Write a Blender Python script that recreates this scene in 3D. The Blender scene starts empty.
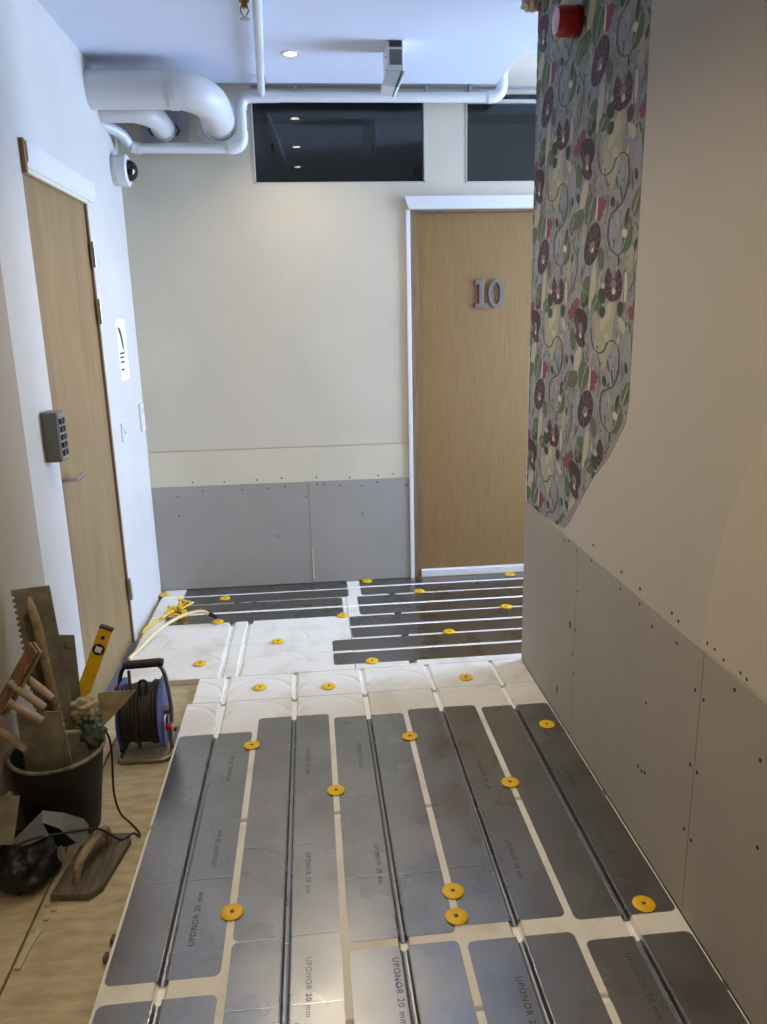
import bpy, bmesh, math, random
import numpy as np
from mathutils import Vector, Matrix, noise
random.seed(7)
S = bpy.context.scene
COL = S.collection

# ------------------------------------------------------------------ camera
F_PX, PITCH, YAW, ROLL, CAM_H, CAM_X = 765.43, -.2495, -.091, -.0228, 1.5584, .4249
def cam_rot(v):
    x, y, z = v
    c, s = math.cos(ROLL), math.sin(ROLL); x, z = c*x-s*z, s*x+c*z
    c, s = math.cos(PITCH), math.sin(PITCH); y, z = c*y-s*z, s*y+c*z
    c, s = math.cos(YAW), math.sin(YAW); x, y = c*x-s*y, s*x+c*y
    return Vector((x, y, z))
cd = bpy.data.cameras.new('camera'); cam = bpy.data.objects.new('camera', cd); COL.objects.link(cam)
cd.sensor_fit = 'VERTICAL'; cd.sensor_height = 36; cd.sensor_width = 27; cd.lens = 36*F_PX/1024
cd.clip_start = .02
r_, f_, u_ = cam_rot((1,0,0)), cam_rot((0,1,0)), cam_rot((0,0,1))
M = Matrix.Identity(4)
for i in range(3):
    M[i][0], M[i][1], M[i][2] = r_[i], u_[i], -f_[i]
M[0][3], M[1][3], M[2][3] = CAM_X, 0, CAM_H
cam.matrix_world = M
S.camera = cam

# ------------------------------------------------------------------ daylight, lamps, exposure
SKY_STRENGTH = 36.0
SKY_COLOR = (.54, .67, 1.0)
LAMP_W = 18.0
LAMP_COLOR = (1.0, .83, .60)
S.view_settings.view_transform = 'Standard'; S.view_settings.look = 'None'
S.view_settings.gamma = 1; S.view_settings.use_curve_mapping = False
S.view_settings.exposure = 0.50
W = bpy.data.worlds.new('sky'); S.world = W; W.use_nodes = True
bg = W.node_tree.nodes['Background']
bg.inputs[0].default_value = (*SKY_COLOR, 1); bg.inputs[1].default_value = SKY_STRENGTH
# portal in the side-corridor window: only tells the renderer where the sky shines in
pd = bpy.data.lights.new('window_portal', 'AREA'); pd.shape = 'RECTANGLE'; pd.size = 1.0; pd.size_y = 2.4
pd.cycles.is_portal = True
po = bpy.data.objects.new('window_portal', pd); COL.objects.link(po)
po.location = (3.3, 3.83, 1.5); po.rotation_euler = (math.radians(90), 0, math.radians(90))

# ------------------------------------------------------------------ dimensions (metres)
XL, XR, YB, YE, ZC, ZU = -.515, 1.352, 4.435, 3.211, 2.721, 2.90
ZF = -.025          # bare plywood
XEND = 3.35         # far end of the side corridor
YN = -1.7           # behind the camera

# ------------------------------------------------------------------ materials
def lin(c):
    return tuple(((v/255)/12.92 if v/255 <= .04045 else ((v/255+.055)/1.055)**2.4) for v in c)
def mat(name, rgb, rough=.6, metal=0, var=.0, vscale=6, stretch=(1,1,1), bump=0, bscale=60, bdist=.002, rgb2=None, spec=.5, detail=6, emit=0, trans=0, coat=0, rvar=0, lo=.35, hi=.65):
    m = bpy.data.materials.new(name); m.use_nodes = True
    nt = m.node_tree; b = nt.nodes['Principled BSDF']
    c = lin(rgb)
    b.inputs['Base Color'].default_value = (*c, 1)
    b.inputs['Roughness'].default_value = rough; b.inputs['Metallic'].default_value = metal
    b.inputs['Specular IOR Level'].default_value = spec
    if coat: b.inputs['Coat Weight'].default_value = coat
    if trans: b.inputs['Transmission Weight'].default_value = trans
    if emit:
        b.inputs['Emission Color'].default_value = (*c, 1); b.inputs['Emission Strength'].default_value = emit
    if var or rgb2 or bump or rvar:
        tc = nt.nodes.new('ShaderNodeTexCoord'); mp = nt.nodes.new('ShaderNodeMapping')
        nt.links.new(tc.outputs['Object'], mp.inputs['Vector']); mp.inputs['Scale'].default_value = stretch
        if var or rgb2 or rvar:
            n = nt.nodes.new('ShaderNodeTexNoise'); n.inputs['Scale'].default_value = vscale; n.inputs['Detail'].default_value = detail
            n.inputs['Roughness'].default_value = .62
            nt.links.new(mp.outputs[0], n.inputs['Vector'])
            r = nt.nodes.new('ShaderNodeValToRGB'); nt.links.new(n.outputs['Fac'], r.inputs['Fac'])
            c2 = lin(rgb2) if rgb2 else tuple(v*(1-var) for v in c)
            c1 = c if rgb2 else tuple(min(1, v*(1+var*.4)) for v in c)
            r.color_ramp.elements[0].position = lo; r.color_ramp.elements[1].position = hi
            r.color_ramp.elements[0].color = (*c2, 1); r.color_ramp.elements[1].color = (*c1, 1)
            if var or rgb2: nt.links.new(r.outputs[0], b.inputs['Base Color'])
            if rvar:
                mr = nt.nodes.new('ShaderNodeMapRange'); nt.links.new(n.outputs['Fac'], mr.inputs[0])
                mr.inputs[1].default_value = .3; mr.inputs[2].default_value = .7
                mr.inputs[3].default_value = max(.03, rough-rvar); mr.inputs[4].default_value = rough+rvar
                nt.links.new(mr.outputs[0], b.inputs['Roughness'])
        if bump:
            n2 = nt.nodes.new('ShaderNodeTexNoise'); n2.inputs['Scale'].default_value = bscale; n2.inputs['Detail'].default_value = 4
            nt.links.new(mp.outputs[0], n2.inputs['Vector'])
            bp = nt.nodes.new('ShaderNodeBump'); bp.inputs['Strength'].default_value = bump; bp.inputs['Distance'].default_value = bdist
            nt.links.new(n2.outputs['Fac'], bp.inputs['Height']); nt.links.new(bp.outputs[0], b.inputs['Normal'])
    return m
MT = {}
MT['white_wall'] = mat('white_wall_paint', (206,201,194), .55, var=.05, vscale=3, bump=.15, bscale=90)
MT['cream_wall'] = mat('cream_wall_paint', (208,198,177), .7, var=.05, vscale=2.2, bump=.15, bscale=110)
MT['cream_band'] = mat('bare_cream_board', (213,203,179), .75, var=.05, vscale=3)
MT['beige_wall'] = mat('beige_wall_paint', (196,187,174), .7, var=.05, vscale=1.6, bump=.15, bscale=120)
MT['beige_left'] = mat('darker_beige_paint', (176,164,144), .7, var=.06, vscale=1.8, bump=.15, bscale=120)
MT['skim'] = mat('filler_skim', (205,194,174), .8, var=.05, vscale=5)
MT['grey_board'] = mat('grey_gypsum_board', (160,155,147), .75, var=.06, vscale=2.5, bump=.1, bscale=200)
MT['grey_board_r'] = mat('grey_gypsum_board_lined', (166,159,147), .75, var=.06, vscale=2.5, bump=.1, bscale=200)
MT['ceiling'] = mat('ceiling_paint', (216,221,236), .8, var=.02, vscale=2)
MT['plastic_white'] = mat('white_pipe_plastic', (216,215,213), .32, var=.02, vscale=5)
MT['duct_white'] = mat('white_duct_paint', (206,203,200), .42, var=.03, vscale=5)
MT['white_gloss'] = mat('white_gloss_paint', (222,220,218), .35)
MT['zinc'] = mat('zinc_plate', (170,170,170), .45, .8)
MT['oak'] = mat('oak_veneer', (143,111,67), .42, rgb2=(130,99,58), vscale=14, stretch=(9,9,.45), detail=8)
MT['birch'] = mat('worn_birch_veneer', (146,119,79), .5, rgb2=(131,104,68), vscale=3, stretch=(5,5,.8), detail=8)
MT['jamb_wood'] = mat('jamb_wood', (140,112,82), .5, rgb2=(112,88,62), vscale=8, stretch=(8,8,.6))
MT['steel'] = mat('brushed_steel', (178,176,172), .35, .95, rvar=.1, vscale=20)
MT['dark'] = mat('dark_gap', (30,29,30), .8)
MT['screw'] = mat('dark_screw', (52,48,44), .5, .5)
MT['black_plastic'] = mat('black_plastic', (26,25,25), .5, var=.2, vscale=30)
MT['grip'] = mat('worn_black_grip', (52,44,42), .7, var=.3, vscale=30)
MT['grey_plastic'] = mat('grey_box_plastic', (108,106,102), .5)
MT['key_dark'] = mat('dark_keys', (44,48,50), .4)
MT['eps'] = mat('dirty_white_polystyrene', (226,222,212), .85, rgb2=(206,199,184), vscale=5, bump=.25, bscale=300, bdist=.001, lo=.3, hi=.5)
MT['eps_clean'] = mat('clean_polystyrene', (248,248,246), .8)
MT['alu'] = None
MT['print'] = mat('grey_ink', (78,80,86), .6)
MT['yellow'] = mat('yellow_plastic', (236,190,6), .42, var=.05)
MT['pin_hole'] = mat('brown_pin_head', (96,62,18), .6)
MT['ply'] = mat('plywood', (188,174,142), .7, rgb2=(160,145,112), vscale=5, stretch=(2.2,7,1), bump=.3, bscale=30, bdist=.002, detail=9)
MT['subfloor'] = mat('subfloor', (96,88,78), .9)
MT['red'] = mat('red_plastic', (176,18,14), .3, coat=.4)
MT['red_dark'] = mat('dark_red_base', (120,20,18), .45)
MT['blue'] = mat('blue_drum_plastic', (58,66,128), .45, var=.15, vscale=12)
MT['tube'] = mat('galvanised_tube', (150,142,128), .38, .85, var=.25, vscale=25)
MT['rubber'] = mat('black_cable_rubber', (46,42,36), .6, var=.25, vscale=30)
MT['cord'] = mat('black_cord', (34,31,28), .5)
MT['bucket'] = mat('mortar_stained_black_plastic', (36,34,33), .6, rgb2=(9,9,8), vscale=7, rvar=.15)
MT['rim'] = mat('mortar_crusted_rim', (150,142,122), .8, rgb2=(70,64,52), vscale=14)
MT['tool_steel'] = mat('mortar_dirty_steel', (160,154,140), .6, .15, rgb2=(116,110,97), vscale=14, bump=.3, bscale=60)
MT['tool_wood'] = mat('dirty_tool_wood', (158,140,108), .7, rgb2=(120,103,76), vscale=8, stretch=(5,1,5), bump=.3, bscale=40)
MT['float_wood'] = mat('dark_float_wood', (106,95,82), .75, rgb2=(74,65,54), vscale=9, stretch=(6,1,6), bump=.4, bscale=40)
MT['handle_pink'] = mat('pale_wood_handle', (166,146,124), .6, var=.25, vscale=15)
MT['ridged'] = mat('reddish_ridged_rubber', (158,118,90), .8, rgb2=(112,82,62), vscale=30)
MT['glove_green'] = mat('green_glove_rubber', (88,108,86), .6, rgb2=(58,72,58), vscale=25)
MT['rag'] = mat('pale_rag', (186,176,146), .8, var=.2, vscale=20)
MT['bag'] = mat('black_bin_liner', (9,9,10), .5, bump=.5, bscale=18, bdist=.01)
MT['foil'] = mat('grey_blue_foil', (128,138,144), .4, .2, var=.15, vscale=18)
MT['spatula'] = mat('pale_dirty_steel', (186,174,140), .55, .2, rgb2=(146,132,100), vscale=18)
MT['brass'] = mat('brass', (150,108,52), .35, .9)
MT['lens_dark'] = mat('smoked_dome', (10,11,13), .08, spec=.8)
MT['threshold'] = mat('blue_grey_sill_strip', (92,100,116), .5)
MT['pe_pipe'] = mat('pale_pe_pipe', (226,206,160), .45)
MT['paper'] = mat('white_paper', (236,236,234), .7)
MT['ink'] = mat('black_ink', (40,40,44), .6)
MT['red_line'] = mat('red_chalk', (182,136,114), .8)
MT['digit'] = mat('pewter_digits', (128,118,112), .4, .6)
MT['raw_wood'] = mat('raw_wood_end', (150,112,70), .8, var=.2, vscale=30)
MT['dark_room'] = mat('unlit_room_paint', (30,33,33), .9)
MT['window_frame'] = mat('window_frame_paint', (196,188,176), .5)
MT['exit_white'] = mat('white_luminaire', (222,222,220), .4)
MT['exit_green'] = mat('green_sign', (12,112,92), .4)
MT['plaster'] = mat('torn_plaster', (205,190,165), .9, var=.15, vscale=40, bump=.6, bscale=80)

def alu_mat():
    m = bpy.data.materials.new('rolled_aluminium'); m.use_nodes = True; nt = m.node_tree; b = nt.nodes['Principled BSDF']
    b.inputs['Metallic'].default_value = 1
    tc = nt.nodes.new('ShaderNodeTexCoord'); oi = nt.nodes.new('ShaderNodeObjectInfo')
    ad = nt.nodes.new('ShaderNodeVectorMath'); ad.operation = 'ADD'
    sc = nt.nodes.new('ShaderNodeVectorMath'); sc.operation = 'SCALE'; sc.inputs['Scale'].default_value = 37
    cb = nt.nodes.new('ShaderNodeCombineXYZ')
    for k in range(3): nt.links.new(oi.outputs['Random'], cb.inputs[k])
    nt.links.new(cb.outputs[0], sc.inputs[0]); nt.links.new(tc.outputs['Object'], ad.inputs[0]); nt.links.new(sc.outputs[0], ad.inputs[1])
    def nz(scale, detail, stretch=None):
        n = nt.nodes.new('ShaderNodeTexNoise'); n.inputs['Scale'].default_value = scale; n.inputs['Detail'].default_value = detail
        if stretch:
            mp = nt.nodes.new('ShaderNodeMapping'); mp.inputs['Scale'].default_value = stretch
            nt.links.new(ad.outputs[0], mp.inputs[0]); nt.links.new(mp.outputs[0], n.inputs['Vector'])
        else: nt.links.new(ad.outputs[0], n.inputs['Vector'])
        return n
    a = nz(5, 3)
    r = nt.nodes.new('ShaderNodeValToRGB'); nt.links.new(a.outputs['Fac'], r.inputs['Fac'])
    r.color_ramp.elements[0].position = .2; r.color_ramp.elements[0].color = (.27, .266, .258, 1)
    r.color_ramp.elements[1].position = .8; r.color_ramp.elements[1].color = (.37, .364, .354, 1)
    nt.links.new(r.outputs[0], b.inputs['Base Color'])
    g = nz(7, 2)
    mr = nt.nodes.new('ShaderNodeMapRange'); nt.links.new(g.outputs['Fac'], mr.inputs[0])
    mr.inputs[1].default_value = .2; mr.inputs[2].default_value = .8; mr.inputs[3].default_value = .22; mr.inputs[4].default_value = .38
    nt.links.new(mr.outputs[0], b.inputs['Roughness'])
    w = nz(5, 2, (1, .35, 1))
    bp = nt.nodes.new('ShaderNodeBump'); bp.inputs['Strength'].default_value = .3; bp.inputs['Distance'].default_value = .004
    nt.links.new(w.outputs['Fac'], bp.inputs['Height']); nt.links.new(bp.outputs[0], b.inputs['Normal'])
    return m
MT['alu'] = alu_mat()
def glass_mat():
    m = bpy.data.materials.new('window_glass'); m.use_nodes = True; nt = m.node_tree; nt.nodes.clear()
    o = nt.nodes.new('ShaderNodeOutputMaterial'); mx = nt.nodes.new('ShaderNodeMixShader')
    t = nt.nodes.new('ShaderNodeBsdfTransparent'); t.inputs[0].default_value = (.82, .86, .86, 1)
    g = nt.nodes.new('ShaderNodeBsdfGlossy'); g.inputs['Roughness'].default_value = .01
    fr = nt.nodes.new('ShaderNodeFresnel'); fr.inputs[0].default_value = 1.6
    nt.links.new(fr.outputs[0], mx.inputs[0]); nt.links.new(t.outputs[0], mx.inputs[1]); nt.links.new(g.outputs[0], mx.inputs[2])
    nt.links.new(mx.outputs[0], o.inputs[0]); return m
MT['glass'] = glass_mat()
def emit_mat(name, rgb, s):
    m = bpy.data.materials.new(name); m.use_nodes = True; nt = m.node_tree; nt.nodes.clear()
    o = nt.nodes.new('ShaderNodeOutputMaterial'); e = nt.nodes.new('ShaderNodeEmission')
    e.inputs[0].default_value = (*rgb, 1); e.inputs[1].default_value = s; nt.links.new(e.outputs[0], o.inputs[0]); return m
MT['lamp'] = emit_mat('lamp_lens', (1, .9, .72), 9)

# ------------------------------------------------------------------ mesh helpers
class MB:
    def __init__(s): s.v = []; s.f = []; s.mi = []
    def add(s, vs, fs, mi=0):
        o = len(s.v); s.v += [tuple(v) for v in vs]; s.f += [tuple(i+o for i in f) for f in fs]; s.mi += [mi]*len(fs); return s
    def box(s, x0, x1, y0, y1, z0, z1, mi=0):
        return s.add([(x0,y0,z0),(x1,y0,z0),(x1,y1,z0),(x0,y1,z0),(x0,y0,z1),(x1,y0,z1),(x1,y1,z1),(x0,y1,z1)],
                     [(0,3,2,1),(4,5,6,7),(0,1,5,4),(1,2,6,5),(2,3,7,6),(3,0,4,7)], mi)
    def prism(s, pts, O, U, V, th, mi=0):
        """2-D outline (u,v) swept by th along UxV."""
        O, U, V = Vector(O), Vector(U).normalized(), Vector(V).normalized(); N = U.cross(V).normalized()
        n = len(pts)
        a = [O+U*p[0]+V*p[1] for p in pts]; b = [p+N*th for p in a]
        return s.add(a+b, [tuple(range(n-1, -1, -1)), tuple(range(n, 2*n))]+[(i, (i+1) % n, n+(i+1) % n, n+i) for i in range(n)], mi)
    def tube(s, path, rad, seg=10, closed=False, mi=0, cap=True):
        P = [Vector(p) for p in path]; n = len(P)
        R = rad if isinstance(rad, (list, tuple)) else [rad]*n
        T = []
        for i in range(n):
            if closed: d = P[(i+1) % n]-P[i-1]
            else: d = P[min(i+1, n-1)]-P[max(i-1, 0)]
            T.append(d.normalized() if d.length > 1e-9 else Vector((0,0,1)))
        ref = Vector((0,0,1)) if abs(T[0].z) < .9 else Vector((1,0,0))
        u = T[0].cross(ref).normalized(); vs = []; fs = []
        for i in range(n):
            u = (u-T[i]*u.dot(T[i])); u = u.normalized() if u.length > 1e-6 else T[i].orthogonal().normalized()
            w = T[i].cross(u)
            for k in range(seg):
                a = 2*math.pi*k/seg; vs.append(P[i]+(u*math.cos(a)+w*math.sin(a))*R[i])
        m = n if closed else n-1
        for i in range(m):
            j = (i+1) % n
            for k in range(seg):
                fs.append((i*seg+k, i*seg+(k+1) % seg, j*seg+(k+1) % seg, j*seg+k))
        if cap and not closed:
            fs.append(tuple(range(seg-1, -1, -1))); fs.append(tuple(range((n-1)*seg, n*seg)))
        return s.add(vs, fs, mi)
    def lathe(s, prof, O, A, seg=24, mi=0, cap0=True, cap1=True):
        """profile (r,h) turned about axis A at O."""
        O, A = Vector(O), Vector(A).normalized(); u = A.orthogonal().normalized(); w = A.cross(u)
        vs = []; fs = []
        for r, h in prof:
            for k in range(seg):
                a = 2*math.pi*k/seg; vs.append(O+A*h+(u*math.cos(a)+w*math.sin(a))*r)
        for i in range(len(prof)-1):
            for k in range(seg):
                fs.append((i*seg+k, i*seg+(k+1) % seg, (i+1)*seg+(k+1) % seg, (i+1)*seg+k))
        if cap0: fs.append(tuple(range(seg-1, -1, -1)))
        if cap1: fs.append(tuple(range((len(prof)-1)*seg, len(prof)*seg)))
        return s.add(vs, fs, mi)
    def mesh(s, name, mats, smooth=None, recalc=True):
        me = bpy.data.meshes.new(name); me.from_pydata(s.v, [], s.f)
        for m in (mats if isinstance(mats, (list, tuple)) else [mats]): me.materials.append(m)
        me.polygons.foreach_set('material_index', s.mi)
        if recalc:
            bm = bmesh.new(); bm.from_mesh(me); bmesh.ops.recalc_face_normals(bm, faces=bm.faces); bm.to_mesh(me); bm.free()
        if smooth is not None:
            me.shade_smooth(); me.set_sharp_from_angle(angle=math.radians(smooth))
        me.update(); return me
    def build(s, name, mats, parent=None, loc=None, smooth=None, bevel=0, recalc=True):
        me = s.mesh(name, mats, smooth, recalc)
        o = bpy.data.objects.new(name, me); COL.objects.link(o)
        if loc is not None: o.location = loc
        if parent is not None:
            o.parent = parent
        if bevel:
            b = o.modifiers.new('bevel', 'BEVEL'); b.width = bevel; b.segments = 2; b.limit_method = 'ANGLE'; b.angle_limit = math.radians(40)
        return o
def tag(o, label=None, cat=None, group=None, kind=None):
    if label: o['label'] = label
    if cat: o['category'] = cat
    if group: o['group'] = group
    if kind: o['kind'] = kind
    return o
def empty(name, loc=(0,0,0), label=None, cat=None, group=None, kind=None, rz=0):
    o = bpy.data.objects.new(name, None); COL.objects.link(o); o.location = loc; o.rotation_euler.z = rz
    o.empty_display_size = .05
    return tag(o, label, cat, group, kind)
class Off:
    """offset builder so that parts keep world coordinates under an empty."""
    pass
def part(mb, name, mats, root, smooth=None, bevel=0):
    """mesh given in world coordinates, child of root (root has only a location)."""
    L = Vector(root.location)
    p = root.parent
    while p is not None: L += Vector(p.location); p = p.parent
    mb.v = [tuple(Vector(v)-L) for v in mb.v]
    return mb.build(name, mats, root, smooth=smooth, bevel=bevel)
def inst(me, name, parent, loc, rot=(0,0,0)):
    o = bpy.data.objects.new(name, me); COL.objects.link(o); o.parent = parent; o.location = loc; o.rotation_euler = rot; return o
def struct(mb, name, mats, label, cat=None, smooth=None, bevel=0):
    o = mb.build(name, mats, None, smooth=smooth, bevel=bevel); return tag(o, label, cat, kind='structure')
def arc(c, a0, a1, r, n=8):
    return [(c[0]+r*math.cos(a0+(a1-a0)*i/n), c[1]+r*math.sin(a0+(a1-a0)*i/n)) for i in range(n+1)]
def bez(pts, n=10):
    """Catmull-Rom through 3-D points."""
    P = [Vector(p) for p in pts]; P = [P[0]*2-P[1]]+P+[P[-1]*2-P[-2]]; out = []
    for i in range(1, len(P)-2):
        for k in range(n):
            t = k/n; a, b, c, d = P[i-1], P[i], P[i+1], P[i+2]
            out.append(.5*((2*b)+(c-a)*t+(2*a-5*b+4*c-d)*t*t+(3*b-a-3*c+d)*t**3))
    out.append(P[-2]); return out

# ================================================================== SHELL
def wall_grid(mb, axis, w0, w1, us, zs, holes, mi=0):
    """wall slab across u (x or y) and z with rectangular holes (u0,u1,z0,z1)."""
    us = sorted(set(us+[h[0] for h in holes]+[h[1] for h in holes])); zs = sorted(set(zs+[h[2] for h in holes]+[h[3] for h in holes]))
    for i in range(len(us)-1):
        for j in range(len(zs)-1):
            cu, cz = (us[i]+us[i+1])/2, (zs[j]+zs[j+1])/2
            if any(h[0] < cu < h[1] and h[2] < cz < h[3] for h in holes): continue
            if axis == 'y': mb.box(us[i], us[i+1], w0, w1, zs[j], zs[j+1], mi)
            else: mb.box(w0, w1, us[i], us[i+1], zs[j], zs[j+1], mi)
    return mb
# floor
fl = struct(MB().box(-1.0, XEND+.2, YN-.1, YB+.1, -.09, -.043), 'floor', MT['subfloor'], 'sub-floor carrying the plywood and insulation boards', 'floor')
for x0, x1 in ((-.98, -.4005), (-.3925, XEND+.1)):
    y1 = 3.24
    o = MB().box(x0, x1, YN, y1, -.043, ZF).build('plywood_sheet', MT['ply'], fl)
o = MB().box(-.98, XEND+.1, 3.243, YB, -.043, ZF).build('plywood_sheet', MT['ply'], fl)

# back wall with two high windows and door 10
WIN1 = (.180, 1.100, 2.262, 2.70); WIN2 = (1.322, 2.25, 2.260, 2.715); DOOR = (1.012, 1.94, -.04, 2.122)
wb = struct(wall_grid(MB(), 'y', YB, YB+.1, [-.62, XEND+.1], [-.05, ZU+.02], [WIN1, WIN2, DOOR]), 'wall_back', MT['cream_wall'], 'cream end wall with high dark windows and grey board at its foot', 'wall')
for x0, x1 in ((XL+.002, .386), (.389, .986), (1.965, 3.0)):
    part(MB().box(x0, x1, YB-.008, YB-.0005, .004, .6285), 'gypsum_board', MT['grey_board'], wb)
for x0, x1 in ((XL+.002, .986), (1.965, 3.0)):
    part(MB().box(x0, x1, YB-.003, YB-.0005, .6295, .8355), 'bare_board_strip', MT['cream_band'], wb)
part(MB().box(XL+.01, .985, YB-.0036, YB-.0028, .835, .8378), 'chalk_line', MT['red_line'], wb)
part(MB().box(.3925, .3985, YB-.0095, YB-.0075, .03, .22), 'filler_streak', MT['cream_band'], wb)
SCR = MB().lathe([(.0048,0),(.0048,.0012),(.003,.0016)], (0,0,0), (0,0,1), 8).mesh('screw', MT['screw'])
for x, z in [(-.277,.653),(-.097,.648),(.09,.652),(.235,.656),(.438,.652),(.633,.644),(.801,.649),(.892,.655)]:
    inst(SCR, 'screw', wb, (x, YB-.003, z), (math.pi/2, 0, 0))
for x, z in [(-.369,.571),(-.223,.603),(.002,.598),(.152,.601),(.251,.606),(.439,.613),(.479,.609),(.576,.6),(.703,.592),(.795,.61),(.97,.585),(-.37,.457),(.192,.308),(.703,.424),(.371,.538)]:
    inst(SCR, 'screw', wb, (x, YB-.008, z), (math.pi/2, 0, 0))

def high_window(n, w, label, bar=None):
    x0, x1, z0, z1 = w
    root = empty('window_%d' % n, ((x0+x1)/2, YB, z0), label, 'window', kind='structure')
    t, yf, yb = .007, YB-.003, YB+.07
    part(MB().box(x0, x0+t, yf, yb, z0, z1), 'jamb', MT['window_frame'], root)
    part(MB().box(x1-t, x1, yf, yb, z0, z1), 'jamb', MT['window_frame'], root)
    part(MB().box(x0, x1, yf, yb, z0, z0+.006), 'sill', MT['window_frame'], root)
    part(MB().box(x0, x1, yf, yb, z1-.012, z1), 'head', MT['window_frame'], root)
    if bar: part(MB().box(x0+t, x1-t, YB+.01, YB+.045, bar-.008, bar+.008), 'transom_bar', MT['window_frame'], root)
    part(MB().box(x0+t, x1-t, YB+.028, YB+.032, z0+.006, z1-.012), 'pane', MT['glass'], root)
high_window(1, WIN1, 'wide dark high window in cream wall, left one')
high_window(2, WIN2, 'dark high window above door 10', 2.668)
# unlit room behind the windows and door
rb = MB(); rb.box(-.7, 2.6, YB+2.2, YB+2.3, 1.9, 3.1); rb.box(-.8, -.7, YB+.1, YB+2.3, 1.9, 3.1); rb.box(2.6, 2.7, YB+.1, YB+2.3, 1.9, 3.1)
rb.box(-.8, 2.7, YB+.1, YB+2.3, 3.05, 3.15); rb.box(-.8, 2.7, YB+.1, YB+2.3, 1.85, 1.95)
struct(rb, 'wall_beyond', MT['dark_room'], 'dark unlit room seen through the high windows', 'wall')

# door 10
dr = empty('door_1', (1.48, YB, 0), 'oak door with metal number 10 in cream wall', 'door', kind='structure')
x0, x1, z0, z1 = DOOR
leaf = part(MB().box(x0+.046, x1-.046, YB+.018, YB+.058, .046, 2.108), 'leaf', MT['oak'], dr)
part(MB().box(x0, x0+.044, YB-.004, YB+.09, -.02, 2.122), 'jamb', MT['jamb_wood'], dr)
part(MB().box(x1-.044, x1, YB-.004, YB+.09, -.02, 2.122), 'jamb', MT['jamb_wood'], dr)
part(MB().box(x0+.044, x1-.044, YB-.002, YB+.09, 2.110, 2.122), 'head_jamb', MT['jamb_wood'], dr)
part(MB().box(x0+.044, x1-.044, YB-.010, YB+.09, .004, .042), 'sill', MT['white_gloss'], dr)
part(MB().box(x0+.02, x1-.02, YB-.03, YB+.09, -.04, .003), 'sill_foot_board', MT['jamb_wood'], dr)  # wooden board below the white sill
part(MB().box(x0-.024, x0-.001, YB-.016, YB, .0, 2.122), 'side_casing', MT['white_gloss'], dr, bevel=.002)
part(MB().box(x1+.001, x1+.024, YB-.016, YB, .0, 2.122), 'side_casing', MT['white_gloss'], dr, bevel=.002)
part(MB().prism([(x0-.034,2.19),(x0-.01,2.124),(x1+.01,2.124),(x1+.034,2.19)], (0,YB,0), (1,0,0), (0,0,1), .034), 'top_casing', MT['white_gloss'], dr, bevel=.002)
# digits 1 and 0, slab serif
mb = MB(); one = [(0,0),(.074,0),(.074,.022),(.05,.022),(.05,.155),(.03,.155),(.0,.146),(.0,.126),(.022,.130),(.022,.022),(0,.022)]
mb.prism(one, (1.380,YB+.018,1.597), (1,0,0), (0,0,1), .014); part(mb, 'digit_one', MT['digit'], leaf, bevel=.0015)
mb = MB(); n = 28; cx, cz = 1.503, 1.674
ou = [(cx+.046*math.cos(2*math.pi*k/n), cz+.079*math.sin(2*math.pi*k/n)) for k in range(n)]
iu = [(cx+.022*math.cos(2*math.pi*k/n), cz+.058*math.sin(2*math.pi*k/n)) for k in range(n)]
vs = [(p[0],YB+.004,p[1]) for p in ou]+[(p[0],YB+.004,p[1]) for p in iu]+[(p[0],YB+.018,p[1]) for p in ou]+[(p[0],YB+.018,p[1]) for p in iu]
fs = []
for k in range(n):
    j = (k+1) % n; fs += [(k,j,n+j,n+k), (k,2*n+k,2*n+j,j), (n+k,n+j,3*n+j,3*n+k)]
mb.add(vs, fs); part(mb, 'digit_zero', MT['digit'], leaf)

# left wall (white, with a door) and the beige stretch nearer the camera
LD = (2.905, 3.705, -.04, 2.092)
wl = struct(wall_grid(MB(), 'x', XL-.1, XL, [2.6, YB+.1], [-.05, ZU], [LD]), 'wall_left', MT['white_wall'], 'white left wall around the plain wooden door', 'wall')
ang = .07
def xl(y): return XL-ang*(2.6-y) if y < 2.6 else XL
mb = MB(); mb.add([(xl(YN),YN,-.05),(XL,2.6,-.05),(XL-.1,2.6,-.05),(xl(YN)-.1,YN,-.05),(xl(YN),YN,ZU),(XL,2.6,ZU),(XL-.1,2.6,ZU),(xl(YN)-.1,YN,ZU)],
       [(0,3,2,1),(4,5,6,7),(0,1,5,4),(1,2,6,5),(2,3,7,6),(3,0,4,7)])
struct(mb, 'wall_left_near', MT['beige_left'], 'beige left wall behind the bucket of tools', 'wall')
d2 = empty('door_2', (XL, 3.3, 0), 'plain worn wooden door in white left wall', 'door', kind='structure')
y0, y1, z0, z1 = LD
part(MB().box(XL-.05, XL-.012, y0+.004, y1-.016, -.005, 2.08), 'leaf', MT['birch'], d2)
part(MB().box(XL-.06, XL-.002, y1-.014, y1, -.02, 2.092), 'jamb', MT['jamb_wood'], d2)
part(MB().box(XL-.06, XL-.055, y0, y1, -.02, 2.092), 'stop', MT['jamb_wood'], d2)
part(MB().prism([(0,0),(.012,.0),(.022,.02),(.022,.082),(0,.086)], (XL, 3.785, 2.082), (1,0,0), (0,0,1), .862), 'lintel_casing', MT['white_gloss'], d2, bevel=.002)
part(MB().box(XL-.008, XL+.008, y0+.002, y1-.01, 2.066, 2.082), 'lintel_rebate', MT['cream_band'], d2)
part(MB().box(XL+.0, XL+.016, 2.905, 2.921, 2.062, 2.170), 'raw_end', MT['raw_wood'], d2)
HIN = MB(); HIN.lathe([(.008,0),(.008,.052),(.006,.053),(.006,.055),(.008,.056),(.008,.11)], (0,0,0), (0,0,1), 10); HIN = HIN.mesh('hinge', MT['steel'], 40)
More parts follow.
